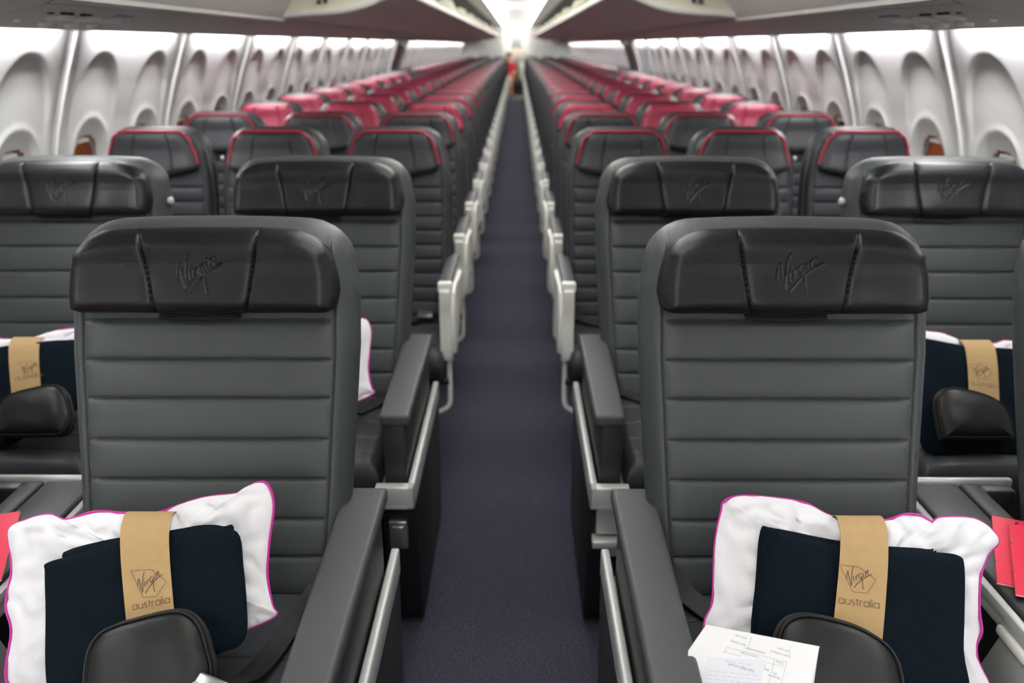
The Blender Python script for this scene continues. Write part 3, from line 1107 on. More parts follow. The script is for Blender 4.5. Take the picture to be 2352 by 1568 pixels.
POU_R = [(-.130, .030), (-.127, .062), (-.114, .087), (-.089, .098), (-.056, .096), (-.005, .082), (.030, .062), (.047, .040), (.053, .008), (.050, -.065), (.040, -.076), (-.04, -.078), (-.118, -.074), (-.128, -.05)]


def frame_empty(name, o):
    return empty(name, o, (TH, 0, 0))


def pillow(o, out, label, seed):
    r = frame_empty('pillow', o); tag(r, label, 'pillow', 'white travel pillows')
    P = catmull(out, 6, True)
    bm = bmesh.new(); polyslab(bm, P, .030, .045, .045, 26, crinkle, seed, 3.0, .62)
    fin(bm, 'pillow_body', M['cotton'], r, angle=0)
    bm = bmesh.new(); tube(bm, [(p[0], p[1], .045 + .004 * math.sin(i * .13 + seed)) for i, p in enumerate(P)], .0022, 6, True)
    fin(bm, 'piping', M['magenta'], r)
    return r


def blk_wr(x, y, h, s):
    return (.0035 * noise.noise(Vector((x * 14 + s, y * 14, s))) + .0022 * noise.noise(Vector((x * 40 + y * 25, y * 36, s)))) * h


def blanket(o, out, back, label, seed):
    r = frame_empty('folded_blanket', o); tag(r, label, 'blanket', 'folded navy blankets')
    bm = bmesh.new(); polyslab(bm, catmull(out, 5, True), .012, .010, .090, 18, blk_wr, seed, 9, .5)
    fin(bm, 'front_fold', M['blanket'], r, angle=0)
    bm = bmesh.new()
    polyslab(bm, catmull(back, 5, True), .007, .007, .076, 14, blk_wr, seed + 2, 9, .5)
    b2 = [(p[0] * .985 + .002, p[1] * .985 - .001) for p in back]
    polyslab(bm, catmull(b2, 5, True), .006, .006, .086, 12, blk_wr, seed + 5, 9, .5)
    fin(bm, 'back_fold', M['blanket'], r, angle=0)
    return r


def sleeve(o, u_top, u_bot, vt, vb, dia, wd, label):
    """kraft paper band round pillow and blanket; u ranges at its top and foot"""
    r = frame_empty('paper_sleeve', o); tag(r, label, 'paper sleeve', 'kraft paper sleeves')
    path = [(vt - .02, .010), (vt - .003, .030), (vt + .001, .052), (vt - .004, .072), (vt - .018, .088), (vt - .04, .1015), (vt - .08, .1085), (vt - .13, .110), (vb, .109), (.02, .106)]
    path = catmull(path, 5)
    vv = [p[0] for p in path]
    def off(v):
        for (a, wa), (b, wb) in zip(path[18:], path[19:]):
            if b <= v <= a: return wa + (wb - wa) * (v - a) / (b - a - 1e-9)
        return path[-1][1]
    def ur(v):
        t = (vt - v) / (vt - vb); t = max(0, t)
        return u_top[0] + (u_bot[0] - u_top[0]) * t, u_top[1] + (u_bot[1] - u_top[1]) * t
    bm = bmesh.new(); rows = []
    for i, (v, w) in enumerate(path):
        a, b = ur(v)
        p = path[max(i - 1, 0)]; q = path[min(i + 1, len(path) - 1)]
        tv, tw = q[0] - p[0], q[1] - p[1]; l = math.hypot(tv, tw); nv, nw = tw / l, -tv / l
        if nw < 0 and i > 20: nv, nw = -nv, -nw
        rows.append([bm.verts.new((a + (b - a) * k / 10, v, w)) for k in range(11)] + [bm.verts.new((a + (b - a) * k / 10, v - nv * .0008, w - nw * .0008)) for k in range(11)])
    for A, B in zip(rows, rows[1:]):
        for k in range(10):
            bm.faces.new((A[k], A[k + 1], B[k + 1], B[k])); bm.faces.new((A[11 + k], B[11 + k], B[12 + k], A[12 + k]))
        bm.faces.new((A[0], B[0], B[11], A[11])); bm.faces.new((A[10], A[21], B[21], B[10]))
    fin(bm, 'band', M['kraft'], r, angle=1.2)
    at = lambda u, v: (u, v, off(v) + .0007)
    bm = bmesh.new()
    n = len(dia); dd = []
    for i in range(n):
        a, b = dia[i], dia[(i + 1) % n]
        for k in range(10): dd.append((a[0] + (b[0] - a[0]) * k / 10, a[1] + (b[1] - a[1]) * k / 10))
    ribbon(bm, dd, .0007, at, True)
    cx = sum(p[0] for p in dia) / n + .001; cy = sum(p[1] for p in dia) / n + .002
    ang = math.atan2(wd[1][1] - wd[0][1], wd[1][0] - wd[0][0])
    ca, sa = math.cos(ang), math.sin(ang)
    for s in SIGS: ribbon(bm, [(cx + .040 * (p[0] * ca - p[1] * sa), cy + .040 * (p[0] * sa + p[1] * ca)) for p in s], .0015, at)
    fin(bm, 'printed_logo', M['kraft_ink'], r, smooth=False)
    bm = bmesh.new(); L = math.hypot(wd[1][0] - wd[0][0], wd[1][1] - wd[0][1])
    for s in WORD: ribbon(bm, [(wd[0][0] + L * (p[0] * ca - p[1] * sa), wd[0][1] + L * (p[0] * sa + p[1] * ca)) for p in s], .0011, at)
    fin(bm, 'printed_word', M['kraft_ink'], r, smooth=False)
    return r


def pouch(o, out, label, emb=None, pull=None):
    r = frame_empty('amenity_pouch', o); tag(r, label, 'pouch', 'black amenity pouches')
    P = catmull(out, 6, True)
    bm = bmesh.new(); polyslab(bm, P, .026, .022, .134, 18, lambda x, y, h, s: .002 * noise.noise(Vector((x * 20, y * 20, s))) * h, .3, 5, .5)
    fin(bm, 'pouch_body', M['pouch'], r, angle=0)
    def scaled(k):
        c0 = (sum(p[0] for p in P) / len(P), sum(p[1] for p in P) / len(P))
        return [(c0[0] + (p[0] - c0[0]) * k, c0[1] + (p[1] - c0[1]) * k) for p in P]
    bm = bmesh.new(); tube(bm, [(p[0], p[1], .147) for p in scaled(.985)], .0022, 6, True)
    tube(bm, [(p[0], p[1], .121) for p in scaled(.99)], .0022, 6, True)
    fin(bm, 'piping', M['pouch'], r)
    bm = bmesh.new(); tube(bm, [(p[0], p[1], .134) for p in scaled(1.004)], .0035, 6, True)
    fin(bm, 'zip', M['zip'], r)
    if emb:
        bm = bmesh.new(); cx, cy = emb
        at = lambda u, v: (u, v, .1602)
        d = [(-.011, .006), (.001, .009), (.012, .003), (.005, -.008), (-.004, -.008)]
        ribbon(bm, catmull(d, 2, True), .0006, at, True)
        for s in SIGS: ribbon(bm, [(cx * 0 + p[0] * .013, p[1] * .013) for p in s], .0005, at)
        for s in WORD: ribbon(bm, [(-.011 + p[0] * .022, -.0145 + p[1] * .022) for p in s], .0004, at)
        e = fin(bm, 'embossed_mark', M['zip'], r, smooth=False); e.location = (cx, cy, 0); e.rotation_euler = (0, 0, .15)
    if pull:
        q = bmesh.new(); box(q, pull[0] - .012, pull[0] + .010, pull[1] - .006, pull[1] + .006, .137, .142, bev=.002)
        fin(q, 'zip_pull', M['zip_red'], r)
        q = bmesh.new(); box(q, pull[0] + .008, pull[0] + .013, pull[1] + .004, pull[1] + .014, .138, .144, bev=.002)
        fin(q, 'zip_slider', M['steel'], r)
    return r


OL = (-SC, 1.13, .52); OR = (SC, 1.13, .52)
DIA_L = [(-.022, .162), (.011, .164), (.037, .146), (.024, .123), (.004, .122)]
DIA_R = [(-.007, .175), (.023, .172), (.047, .152), (.030, .132), (.008, .134)]
pillow(OL, PIL_L, 'white pillow with magenta piping on the nearest left seat', 1.0)
blanket(OL, BLK_L, BACK_L, 'folded navy blanket against the pillow on the nearest left seat', 1.0)
sleeve(OL, (-.062, .018), (-.016, .060), .262, .080, DIA_L, [(-.010, .1025), (.047, .1140)], 'brown paper sleeve around the pillow and blanket on the nearest left seat')
pouch(OL, POU_L, 'black zipped pouch with magenta zip pull on the nearest left seat', (.106, .033), (-.058, -.012))
pillow(OR, PIL_R, 'white pillow with magenta piping on the nearest right seat', 2.0)
blanket(OR, BLK_R, BACK_R, 'folded navy blanket against the pillow on the nearest right seat', 2.0)
sleeve(OR, (.012, .088), (-.029, .049), .259, .080, DIA_R, [(-.016, .117), (.046, .109)], 'brown paper sleeve around the pillow and blanket on the nearest right seat')
pouch(OR, POU_R, 'black zipped pouch behind the white paper on the nearest right seat')
O2A = (-1.285, 1.13 + .940, .505); O2F = (1.232, 1.13 + .940, .505)
pillow(O2A, PIL_L, 'white pillow on the second row seat by the left wall', 3.0)
blanket(O2A, [(p[0] * 1.15, p[1] * 1.06) for p in BLK_L], BACK_L, 'folded navy blanket on the second row seat by the left wall', 3.0)
sleeve(O2A, (-.048, .034), (.004, .082), .262, .080, [(p[0] + .026, p[1] + .012) for p in DIA_L], [(.004, .122), (.074, .134)], 'brown paper sleeve on the second row seat by the left wall')
pouch((O2A[0] + .05, O2A[1], O2A[2]), [(p[0], max(p[1], -.030 + .1 * (p[1] + .07))) for p in POU_L], 'black pouch on the second row seat by the left wall')
pillow(O2F, PIL_R, 'white pillow on the second row seat by the right wall', 4.0)
blanket(O2F, [(p[0] * 1.1, p[1] * 1.12) for p in BLK_R], BACK_R, 'folded navy blanket on the second row seat by the right wall', 4.0)
sleeve(O2F, (-.002, .078), (-.025, .053), .259, .080, DIA_R, [(-.017, .117), (.053, .108)], 'brown paper sleeve on the second row seat by the right wall')
pouch(O2F, [(p[0], max(p[1], -.030 + .1 * (p[1] + .07))) for p in POU_R], 'black pouch on the second row seat by the right wall')
pillow((-.545, 1.13 + .955, .51), PIL_L, 'white pillow on the second row aisle seat, mostly hidden behind the nearest left seat', 5.0)


def strap(name, m, parent, pts, w, th=.0022):
    bm = bmesh.new(); P = catmull([tuple(p) for p in pts], 6)
    V = [Vector(p) for p in P]; rows = []
    for i, p in enumerate(V):
        d = (V[min(i + 1, len(V) - 1)] - V[max(i - 1, 0)]).normalized()
        sd = d.cross(Vector((0, 0, 1))).normalized() * w / 2; up = sd.cross(d).normalized() * th
        rows.append([bm.verts.new(p - sd + up), bm.verts.new(p + sd + up), bm.verts.new(p + sd - up), bm.verts.new(p - sd - up)])
    for A, B in zip(rows, rows[1:]):
        for k in range(4): bm.faces.new((A[k], A[(k + 1) % 4], B[(k + 1) % 4], B[k]))
    bm.faces.new(rows[0]); bm.faces.new(rows[-1][::-1])
    return fin(bm, name, m, parent, angle=.5)


def seat_belt(o, label, pts, buckle=None, w=.047):
    r = empty('seat_belt', o); tag(r, label, 'seat belt')
    st = strap('strap', M['webbing'], r, pts, w)
    if buckle:
        (bx, by, bz), ang = buckle
        q = bmesh.new(); box(q, -.028, .028, -.034, .034, 0, .014, bev=.005, seg=3)
        b = fin(q, 'buckle', M['steel'], r); b.location = (bx, by, bz); b.rotation_euler = (0.5, 0, ang)
        q = bmesh.new(); box(q, -.024, .024, -.032, .018, .013, .020, bev=.004, seg=3)
        f = fin(q, 'buckle_flap', M['silver'], b)
    return r


seat_belt((-.40, 1.25, .52), 'black seat belt with silver buckle beside the pouch on the nearest left seat',
          [(.07, .14, .035), (.055, .105, .006), (.036, .03, .003), (.020, -.06, .004), (.008, -.13, .018), (.000, -.19, .052), (-.006, -.230, .078)], ((-.014, -.268, .086), -.45), .040)
seat_belt((.37, 1.32, .52), 'black seat belt end beside the paper on the nearest right seat',
          [(-.035, .06, .04), (-.02, .035, .010), (.005, .0, .004), (.04, -.05, .004), (.07, -.09, .008)])
seat_belt((-.36, 2.28, .515), 'black seat belt end on the second row seat left of the aisle', [(.05, .10, .05), (.03, .06, .008), (-.02, -.02, .004), (-.06, -.08, .004)])
seat_belt((.36, 2.30, .515), 'black seat belt end on the second row seat right of the aisle', [(-.05, .10, .05), (-.03, .07, .010), (.02, .02, .006), (.06, -.02, .004)])

# folded paper on the nearest right seat
def AF(u, v): return .9211 * u - .0860 * v - .0226, .0033 * u + .8241 * v - .0098


PA_ = TH
pr = empty('folded_paper', (.40, .9972, .6262), (PA_, 0, 0)); tag(pr, 'white printed form lying upside down on the nearest right seat', 'paper')
bm = bmesh.new(); prism(bm, [AF(*q) for q in [(-.056, .1133), (.1182, .0766), (.0934, .0169), (.056, -.090), (-.14, -.085), (-.1, .03), (-.0913, .0699)]], 0.0, .0008, 'z')
fin(bm, 'sheet', M['paper'], pr, smooth=False)
bm = bmesh.new()
A = [(.1182, .0766, 0), (.1182, .0760, -.001)]
q = [bm.verts.new(AF(v[0], v[1]) + (v[2],)) for v in [(.1182, .0766, -.0005), (.101, .0169, -.010), (.078, -.060, -.016), (.050, -.060, -.004), (.075, .0169, -.002), (.10, .06, -.0008)]]
q2 = [bm.verts.new(v.co + Vector((0, 0, -.0006))) for v in q]
bm.faces.new(q); bm.faces.new(q2[::-1])
for i in range(6): bm.faces.new((q[i], q[(i + 1) % 6], q2[(i + 1) % 6], q2[i]))
fin(bm, 'under_leaf', M['paper'], pr, smooth=False)
bm = bmesh.new(); at = lambda u, v: AF(u, v) + (.0012,)
LW = .0004
for a, b in [((-.029, .0752), (.0614, .0506)), ((-.029, .0752), (-.0368, .0647)), ((-.0344, .0673), (-.0089, .0601)), ((.0614, .0506), (.030, -.02)), ((.0426, .0551), (.012, -.02)), ((.0385, .0474), (.0565, .0423)), ((.028, .0495), (.0385, .0474)), ((.072, .077), (.0665, .058)), ((.0125, .092), (.004, .073)), ((.004, .073), (-.002, .0745))]:
    ribbon(bm, [a, b], LW, at)
fin(bm, 'form_lines', M['ink'], pr, smooth=False)


def text(parent, body, size, loc, ang, m, name):
    cu = bpy.data.curves.new(name, 'FONT'); cu.body = body; cu.size = size; cu.align_x = 'CENTER'; cu.align_y = 'CENTER'
    o = bpy.data.objects.new(name, cu)
    me = bpy.data.meshes.new_from_object(o)
    bpy.data.objects.remove(o); bpy.data.curves.remove(cu)
    r = mk(name, me, m, parent); r.location = loc; r.rotation_euler = (0, 0, ang)
    return r


TA = math.radians(165)
for body, (u, v), sz in [('Crew', (.0498, .0495), .0052), ('(Y)', (.0389, .0316), .0048), ('Economy', (.0365, .0265), .0050), ('B', (.0251, .0447), .0048), ('Band', (.0253, .0386), .0052), ('x Tech & # Cabin', (.0044, .0625), .0042), ('Loading Standard', (.0157, .0690), .0042), ('Trolley Loading List', (.0535, .0640), .0040), ('PHD Trolley', (.0600, .0712), .0036), ('BOLA Loading', (-.0100, .0822), .0040), ('PHD Trolley', (-.0043, .0930), .0036)]:
    text(pr, body, sz * .92, AF(u, v) + (.0013,), TA, M['ink'], 'printed_text')
note = empty('handwritten_note', (.40, .9972, .6262), (PA_, 0, 0)); tag(note, 'pale handwritten note lying on the white form, nearest right seat', 'note')
bm = bmesh.new(); prism(bm, [AF(*q) for q in [(-.0616, .0593), (.0287, .0545), (-.015, -.055), (-.11, -.05)]], .0014, .0020, 'z')
fin(bm, 'note_sheet', M['note'], note, smooth=False)
for body, (u, v), sz in [('Cayuse crew', (-.0196, .0502), .0062), ('Safe flight travel!', (-.013, .0415), .0062), ('Hope you enjoy more than', (-.032, .0335), .0058), ('we do by your friendly', (-.036, .0265), .0058), ('all over customer care', (-.040, .0195), .0058)][1:2]:
    text(note, body, sz * .92, AF(u, v) + (.0024,), TA, M['ink_blue'], 'handwriting')
bm = bmesh.new(); at = lambda u, v: AF(u, v) + (.0024,)
rr_ = random.Random(3)
for k, (u0, u1, v0, v1) in enumerate([(-.036, -.004, .0525, .0475), (-.066, .006, .0365, .0290), (-.068, .005, .0300, .0225), (-.071, .002, .0235, .0160), (-.074, -.002, .0170, .0095), (-.078, -.006, .0100, .0030)]):
    u = u0
    while u < u1:
        ln = rr_.uniform(.005, .012); pts = []
        for i in range(14):
            s = i / 13; x = u + ln * s
            vv_ = v0 + (v1 - v0) * (x - u0) / (u1 - u0)
            pts.append((x, vv_ + .0011 * math.sin(s * ln * 3600 + k) * rr_.uniform(.5, 1.3)))
        ribbon(bm, pts, .00035, at); u += ln + .003
fin(bm, 'handwriting_lines', M['ink_blue'], note, smooth=False)


def booklet(pts, z, label, mark):
    r = empty('red_booklet', (pts[0][0], pts[0][1], z)); tag(r, label, 'booklet', 'red booklets')
    P = [(p[0] - pts[0][0], p[1] - pts[0][1]) for p in pts]
    bm = bmesh.new(); prism(bm, P, .0008, .0040, 'z'); fin(bm, 'pages', M['paper'], r, smooth=False)
    c0 = (sum(p[0] for p in P) / 4, sum(p[1] for p in P) / 4)
    Q = [(c0[0] + (p[0] - c0[0]) * 1.012, c0[1] + (p[1] - c0[1]) * 1.012) for p in P]
    bm = bmesh.new(); prism(bm, Q, .0040, .0048, 'z'); prism(bm, Q, 0, .0008, 'z'); fin(bm, 'cover', M['red_paper'], r, smooth=False)
    bm = bmesh.new(); at = lambda u, v: (u, v, .0050)
    for k in range(4):
        ribbon(bm, catmull([(mark[0] + .006 * math.cos(a + k), mark[1] + .005 * math.sin(a * 1.3 + k)) for a in (0, .8, 1.6, 2.4)], 4), .003, at)
    fin(bm, 'cover_mark', M['pink_ink'], r, smooth=False)
    q = bmesh.new()
    for t_ in (.3, .7):
        x = P[0][0] + (P[3][0] - P[0][0]) * t_; y = P[0][1] + (P[3][1] - P[0][1]) * t_
        box(q, x - .0012, x + .0012, y - .003, y + .003, .003, .0053)
    fin(q, 'staple', M['steel'], r)
    return r


booklet([(.974, 1.474), (1.045, 1.446), (.942, 1.226), (.868, 1.256)], .6185, 'red booklet on the right console, lying underneath the other', (.035, -.03))
booklet([(.984, 1.434), (1.055, 1.412), (.946, 1.190), (.876, 1.214)], .6250, 'red booklet on the right console, lying on top of the other', (.030, -.050))
booklet([(-.954, 1.480), (-1.03, 1.452), (-.935, 1.222), (-.862, 1.254)], .6185, 'red booklet on the left console, upper edge showing behind the white pillow', (-.035, -.03))

# ------------------------------------------------------------------ economy seats
def ye(z):
    return lerp_tab([(.42, -.150), (.70, -.095), (1.0, -.036), (1.10, -.014), (1.22, .006)], z)


EZ0, EZ1 = .44, 1.190
ECR = [.505 + .0535 * i for i in range(10)]


def ew(v): return lerp_tab([(0, .198), (.4, .205), (.70, .206), (.86, .200), (1, .180)], v)


def econ_back():
    bm = bmesh.new()
    cr = [(c_ - EZ0) / (EZ1 - EZ0) for c_ in ECR]
    vv = refine(edge_samples(20, (0, .01, .03, .06)), cr, (-.012, -.005, 0, .005, .012))
    uu = refine(edge_samples(12, (0, .01, .03, .06)), [.06, .94], (-.008, 0, .008))
    def fn(u0, v):
        u = u0 * 2 - 1; a = abs(u); w = ew(v)
        t = max(0.0, (a - .50) / .50)
        z = EZ0 + v * (EZ1 - EZ0) - (.006 * u * u + .085 * (1 - math.sqrt(max(0, 1 - t ** 2.2)))) * smooth(.70, 1.0, v)
        zf = EZ0 + v * (EZ1 - EZ0)
        e = min((1 - a) * w, v * .75, (1 - v) * .75); g = rnd(e, .028)
        d = min(abs(zf - c_) for c_ in ECR)
        f = -.0050 * math.exp(-(d / .0035) ** 2) * smooth(.9, .84, a)
        mt = ((zf - ECR[0]) / .0535) % 1.0
        if ECR[0] < zf < ECR[-1]: f += .003 * (1 - (2 * mt - 1) ** 4) * smooth(.9, .84, a)
        f += -.004 * math.exp(-(((a - .88) * w) / .003) ** 2)
        y0 = ye(z); mid = y0 + .035
        return (u * w, mid - (.035 + f) * g, z), (u * w, mid + .030 * g, z)
    gridsolid(bm, uu, vv, fn)
    return bm


def econ_shell():
    """hard dark shell round the back of the seat, a little wider than the cushion"""
    bm = bmesh.new()
    uu = edge_samples(12, (0, .02, .05)); vv = edge_samples(14, (0, .02, .05))
    def fn(u0, v):
        u = u0 * 2 - 1; a = abs(u); w = ew(v) + .013
        t = max(0.0, (a - .52) / .48)
        z = .40 + v * (1.206 - .40) - (.005 * u * u + .085 * (1 - math.sqrt(max(0, 1 - t ** 2.2)))) * smooth(.70, 1.0, v)
        e = min((1 - a) * w, v * .8, (1 - v) * .8); g = rnd(e, .02)
        y0 = ye(z) + .058
        return (u * w, y0 - .022 * g, z), (u * w, y0 + .035 * g, z)
    gridsolid(bm, uu, vv, fn)
    return bm


EH0, EH1 = 1.024, 1.194
def ehw(v): return lerp_tab([(0, .168), (.14, .174), (.45, .164), (.8, .146), (1, .126)], v)


def econ_head():
    bm = bmesh.new()
    uu = refine(edge_samples(18, (0, .012, .03, .06)), [.5 - .20, .5 + .20, .5 - .24, .5 + .24], (-.01, 0, .01))
    vv = edge_samples(16, (0, .012, .03, .06))
    def fn(u0, v):
        u = u0 * 2 - 1; a = abs(u); w = ehw(v)
        t = max(0.0, (a - .72) / .28)
        z = EH0 + .03 * (1 - (1 - a ** 2)) * (1 - v) + v * (EH1 - EH0) - .016 * (1 - math.sqrt(max(0, 1 - t ** 2.2))) * v
        e = min((1 - a) * w, v * .16, (1 - v) * .16); g = rnd(e, .03)
        ds = abs(a - (.44 + .02 * (1 - v))) * w
        f = .036 - .006 * v - .005 * math.exp(-(ds / .003) ** 2)
        if a < .40: f -= .0018 * math.exp(-((v - .62) / .05) ** 2)
        f += .012 * (1 - v) ** 2
        y0 = ye(min(z, 1.12)) - .004
        return (u * w, y0 - f * g, z), (u * w, y0 + (.010 + .050 * smooth(.7, .95, v)) * g, z)
    gridsolid(bm, uu, vv, fn)
    return bm


def econ_trim():
    bm = bmesh.new(); pts = []
    for i in range(49):
        s = i / 48 * 2 - 1
        # down the left edge, over the top, down the right edge
        if abs(s) > .5:
            v = 1 - (abs(s) - .5) / .5 * .86; x = math.copysign(ehw(v) * .985, s)
            z = EH0 + .03 * (1 - v) + v * (EH1 - EH0) - .008 * smooth(.8, 1, v)
            pts.append((x, ye(min(z, 1.12)) - .020, z))
        else:
            u = s / .5; t = max(0, (abs(u) - .72) / .28)
            z = EH1 - .014 * (1 - math.sqrt(max(0, 1 - t ** 2.2))) + .001
            pts.append((u * ehw(1.0), ye(1.12) - .018, z))
    tube(bm, pts, .0054, 6)
    return bm


def econ_cushion():
    bm = bmesh.new()
    cr = [.25, .5, .72]
    uu = edge_samples(10, (0, .02, .06)); vv = refine(edge_samples(12, (0, .02, .06)), cr, (-.015, 0, .015))
    def fn(u0, v):
        u = u0 * 2 - 1; w = .212
        y = -.115 - v * .395
        e = min((1 - abs(u)) * w, v * .4, (1 - v) * .4); g = rnd(e, .035)
        d = min(abs(v - c_) for c_ in cr) * .4
        z = .490 - .004 * math.exp(-(d / .004) ** 2); mid = .43
        return (u * w, y, mid + (z - mid) * g), (u * w, y, mid - .05 * g)
    gridsolid(bm, uu, vv, fn)
    return bm


def econ_frame():
    bm = bmesh.new()
    box(bm, -.205, .205, -.44, .03, .335, .385, bev=.01)
    tube(bm, [(-.22, -.40, .34), (.22, -.40, .34)], .018, 8); tube(bm, [(-.22, -.08, .34), (.22, -.08, .34)], .018, 8)
    return bm


def arm_white():
    """aisle end panel under the armrest, in (y,z), inner face at x=0, aisle face at +x"""
    bm = bmesh.new()
    P = catmull([(-.455, .715), (-.20, .705), (.00, .690), (.035, .66), (.02, .615), (-.06, .570), (-.18, .520), (-.30, .455), (-.38, .428), (-.438, .430), (-.457, .460), (-.462, .60)], 4, True)
    prism(bm, P, .0, .040, 'x', bev=.007)
    return bm


def arm_outer():
    bm = bmesh.new()
    P = catmull([(-.430, .68), (-.20, .675), (-.02, .66), (-.01, .62), (-.10, .575), (-.25, .50), (-.36, .455), (-.43, .47)], 4, True)
    prism(bm, P, .038, .054, 'x', bev=.007)
    return bm


def arm_top():
    bm = bmesh.new(); box(bm, -.003, .044, -.435, -.02, .706, .726, bev=.007, seg=3)
    return bm


def arm_cap():
    bm = bmesh.new(); box(bm, -.005, .046, -.466, -.432, .690, .727, bev=.008, seg=3)
    return bm


def arm_hinge():
    bm = bmesh.new(); lathe(bm, [(.044, .0), (.048, .010), (.044, .020), (.02, .025)], (.0, .02, .672), (-1, 0, 0), 20)
    return bm


def arm_dark():
    bm = bmesh.new(); box(bm, -.015, .015, -.42, -.02, .655, .700, bev=.012, seg=3)
    return bm


def leg_m():
    bm = bmesh.new()
    tube(bm, [(0, -.36, .345), (0, -.385, .16), (0, -.39, .0)], .016, 8)
    tube(bm, [(0, -.08, .345), (0, .06, .12), (0, .10, .0)], .016, 8)
    box(bm, -.022, .022, -.42, .13, 0, .012, bev=.003)
    return bm


def bar_m():
    """bent bar under the front of the aisle armrest, in seat coordinates with the aisle on +x"""
    bm = bmesh.new()
    tube(bm, catmull([(.222, -.41, .44), (.222, -.405, .36), (.222, -.40, .29), (.218, -.40, .245), (.195, -.40, .222), (.15, -.40, .205), (.05, -.40, .19)], 5), .010, 8)
    return bm


def econ_belt():
    bm = bmesh.new()
    pts = catmull([(-.19, -.14, .52), (-.12, -.20, .502), (-.03, -.24, .500), (.06, -.20, .504), (.13, -.14, .51), (.19, -.10, .53)], 5)
    for a, b in zip(pts, pts[1:]):
        d = Vector((b[0] - a[0], b[1] - a[1], 0)).normalized(); sd = Vector((-d.y, d.x, 0)) * .023
        V = [Vector(a) - sd, Vector(a) + sd, Vector(b) + sd, Vector(b) - sd]
        lo = [bm.verts.new(q) for q in V]; hi = [bm.verts.new(q + Vector((0, 0, .002))) for q in V]
        bm.faces.new(lo[::-1]); bm.faces.new(hi)
        for k in range(4): bm.faces.new((lo[k], lo[(k + 1) % 4], hi[(k + 1) % 4], hi[k]))
    return bm


def buckle_m():
    bm = bmesh.new(); box(bm, .085, .145, -.195, -.135, .512, .526, bev=.005)
    return bm


ROWS = 29
R3, EP = 3.292, .784
EX = {'aisle': .432, 'middle': .889, 'window': 1.346}
fam = {}


def economy_seat(col, s, row):
    r = empty('economy_seat', (s * EX[col], R3 + row * EP, 0))
    red = row >= 2
    b = inst('backrest', 'econ_backrest', r, econ_back, M['leather_econ'])
    inst('seat_shell', 'econ_shell', r, econ_shell, M['dark_plastic'])
    if red and not (col == 'window' and row in (10,)):
        h = inst('headrest', 'econ_headrest_red', r, econ_head, M['leather_red'])
    elif red:
        h = inst('headrest', 'econ_headrest_navy', r, econ_head, M['navy_leather'])
    else:
        h = inst('headrest', 'econ_headrest_grey', r, econ_head, M['leather_head'])
        inst('red_piping', 'econ_head_trim', h, econ_trim, M['red_trim'])
    inst('seat_cushion', 'econ_cushion', r, econ_cushion, M['leather_seat'])
    inst('seat_frame', 'econ_frame', r, econ_frame, M['black_plastic'])
    if col == 'aisle':
        a = empty('armrest'); a.parent = r; a.location = (-s * .197, 0, 0); a.scale = (-s, 1, 1)
        inst('armrest_panel', 'econ_arm_panel', a, arm_white, M['white_plastic'], .5)
        inst('outer_cover', 'econ_arm_cover', a, arm_outer, M['white_plastic'], .5)
        inst('armrest_pad', 'econ_arm_pad', a, arm_top, M['arm_pad'], .5)
        inst('front_cap', 'econ_arm_cap', a, arm_cap, M['white_plastic'], .5)
        inst('hinge_cap', 'econ_arm_hinge', a, arm_hinge, M['white_plastic'], .5)
        o = inst('support_bar', 'econ_bar', r, bar_m, M['white_plastic']); o.scale.x = -s
        o = inst('inner_armrest', 'econ_arm_inner', r, arm_dark, M['dark_plastic'], .5); o.location.x = s * .2285
        o = inst('leg', 'econ_leg', r, leg_m, M['steel'], .5); o.location.x = s * .10
    if col == 'window':
        o = inst('inner_armrest', 'econ_arm_inner', r, arm_dark, M['dark_plastic'], .5); o.location.x = -s * .2285
        o = inst('leg', 'econ_leg', r, leg_m, M['steel'], .5); o.location.x = -s * .10
    if row < 9:
        st = inst('seat_belt', 'econ_belt', r, econ_belt, M['webbing'], .5)
        inst('buckle', 'econ_buckle', st, buckle_m, M['steel'], .5)
        if col != 'window':
            q = inst('coat_hook', 'econ_hook', r, lambda: (lambda q: (lathe(q, [(.007, 0), (.010, .005), (.008, .012)], (0, 0, 0), (1, 0, 0), 12), q)[1])(bmesh.new()), M['silver'], .5)
            q.location = (s * .214, .055, 1.085); q.scale.x = s
    return r


for row in range(ROWS):
    for s in (-1, 1):
        side = 'left' if s < 0 else 'right'
        for col in ('aisle', 'middle', 'window'):
            r = economy_seat(col, s, row)
            if row < 2:
                lab = 'dark grey %s seat, headrest edged in red, %s economy row on the %s' % (col, ords[row], side)
            elif col == 'window' and row == 10:
                lab = 'navy-topped window seat among the red ones, far down the %s side' % side
            else:
                lab = 'red-topped %s seat, %s red row on the %s' % (col, ords[row - 2], side)
            tag(r, lab, 'seat', 'economy seats, %s column on the %s' % (col, side))

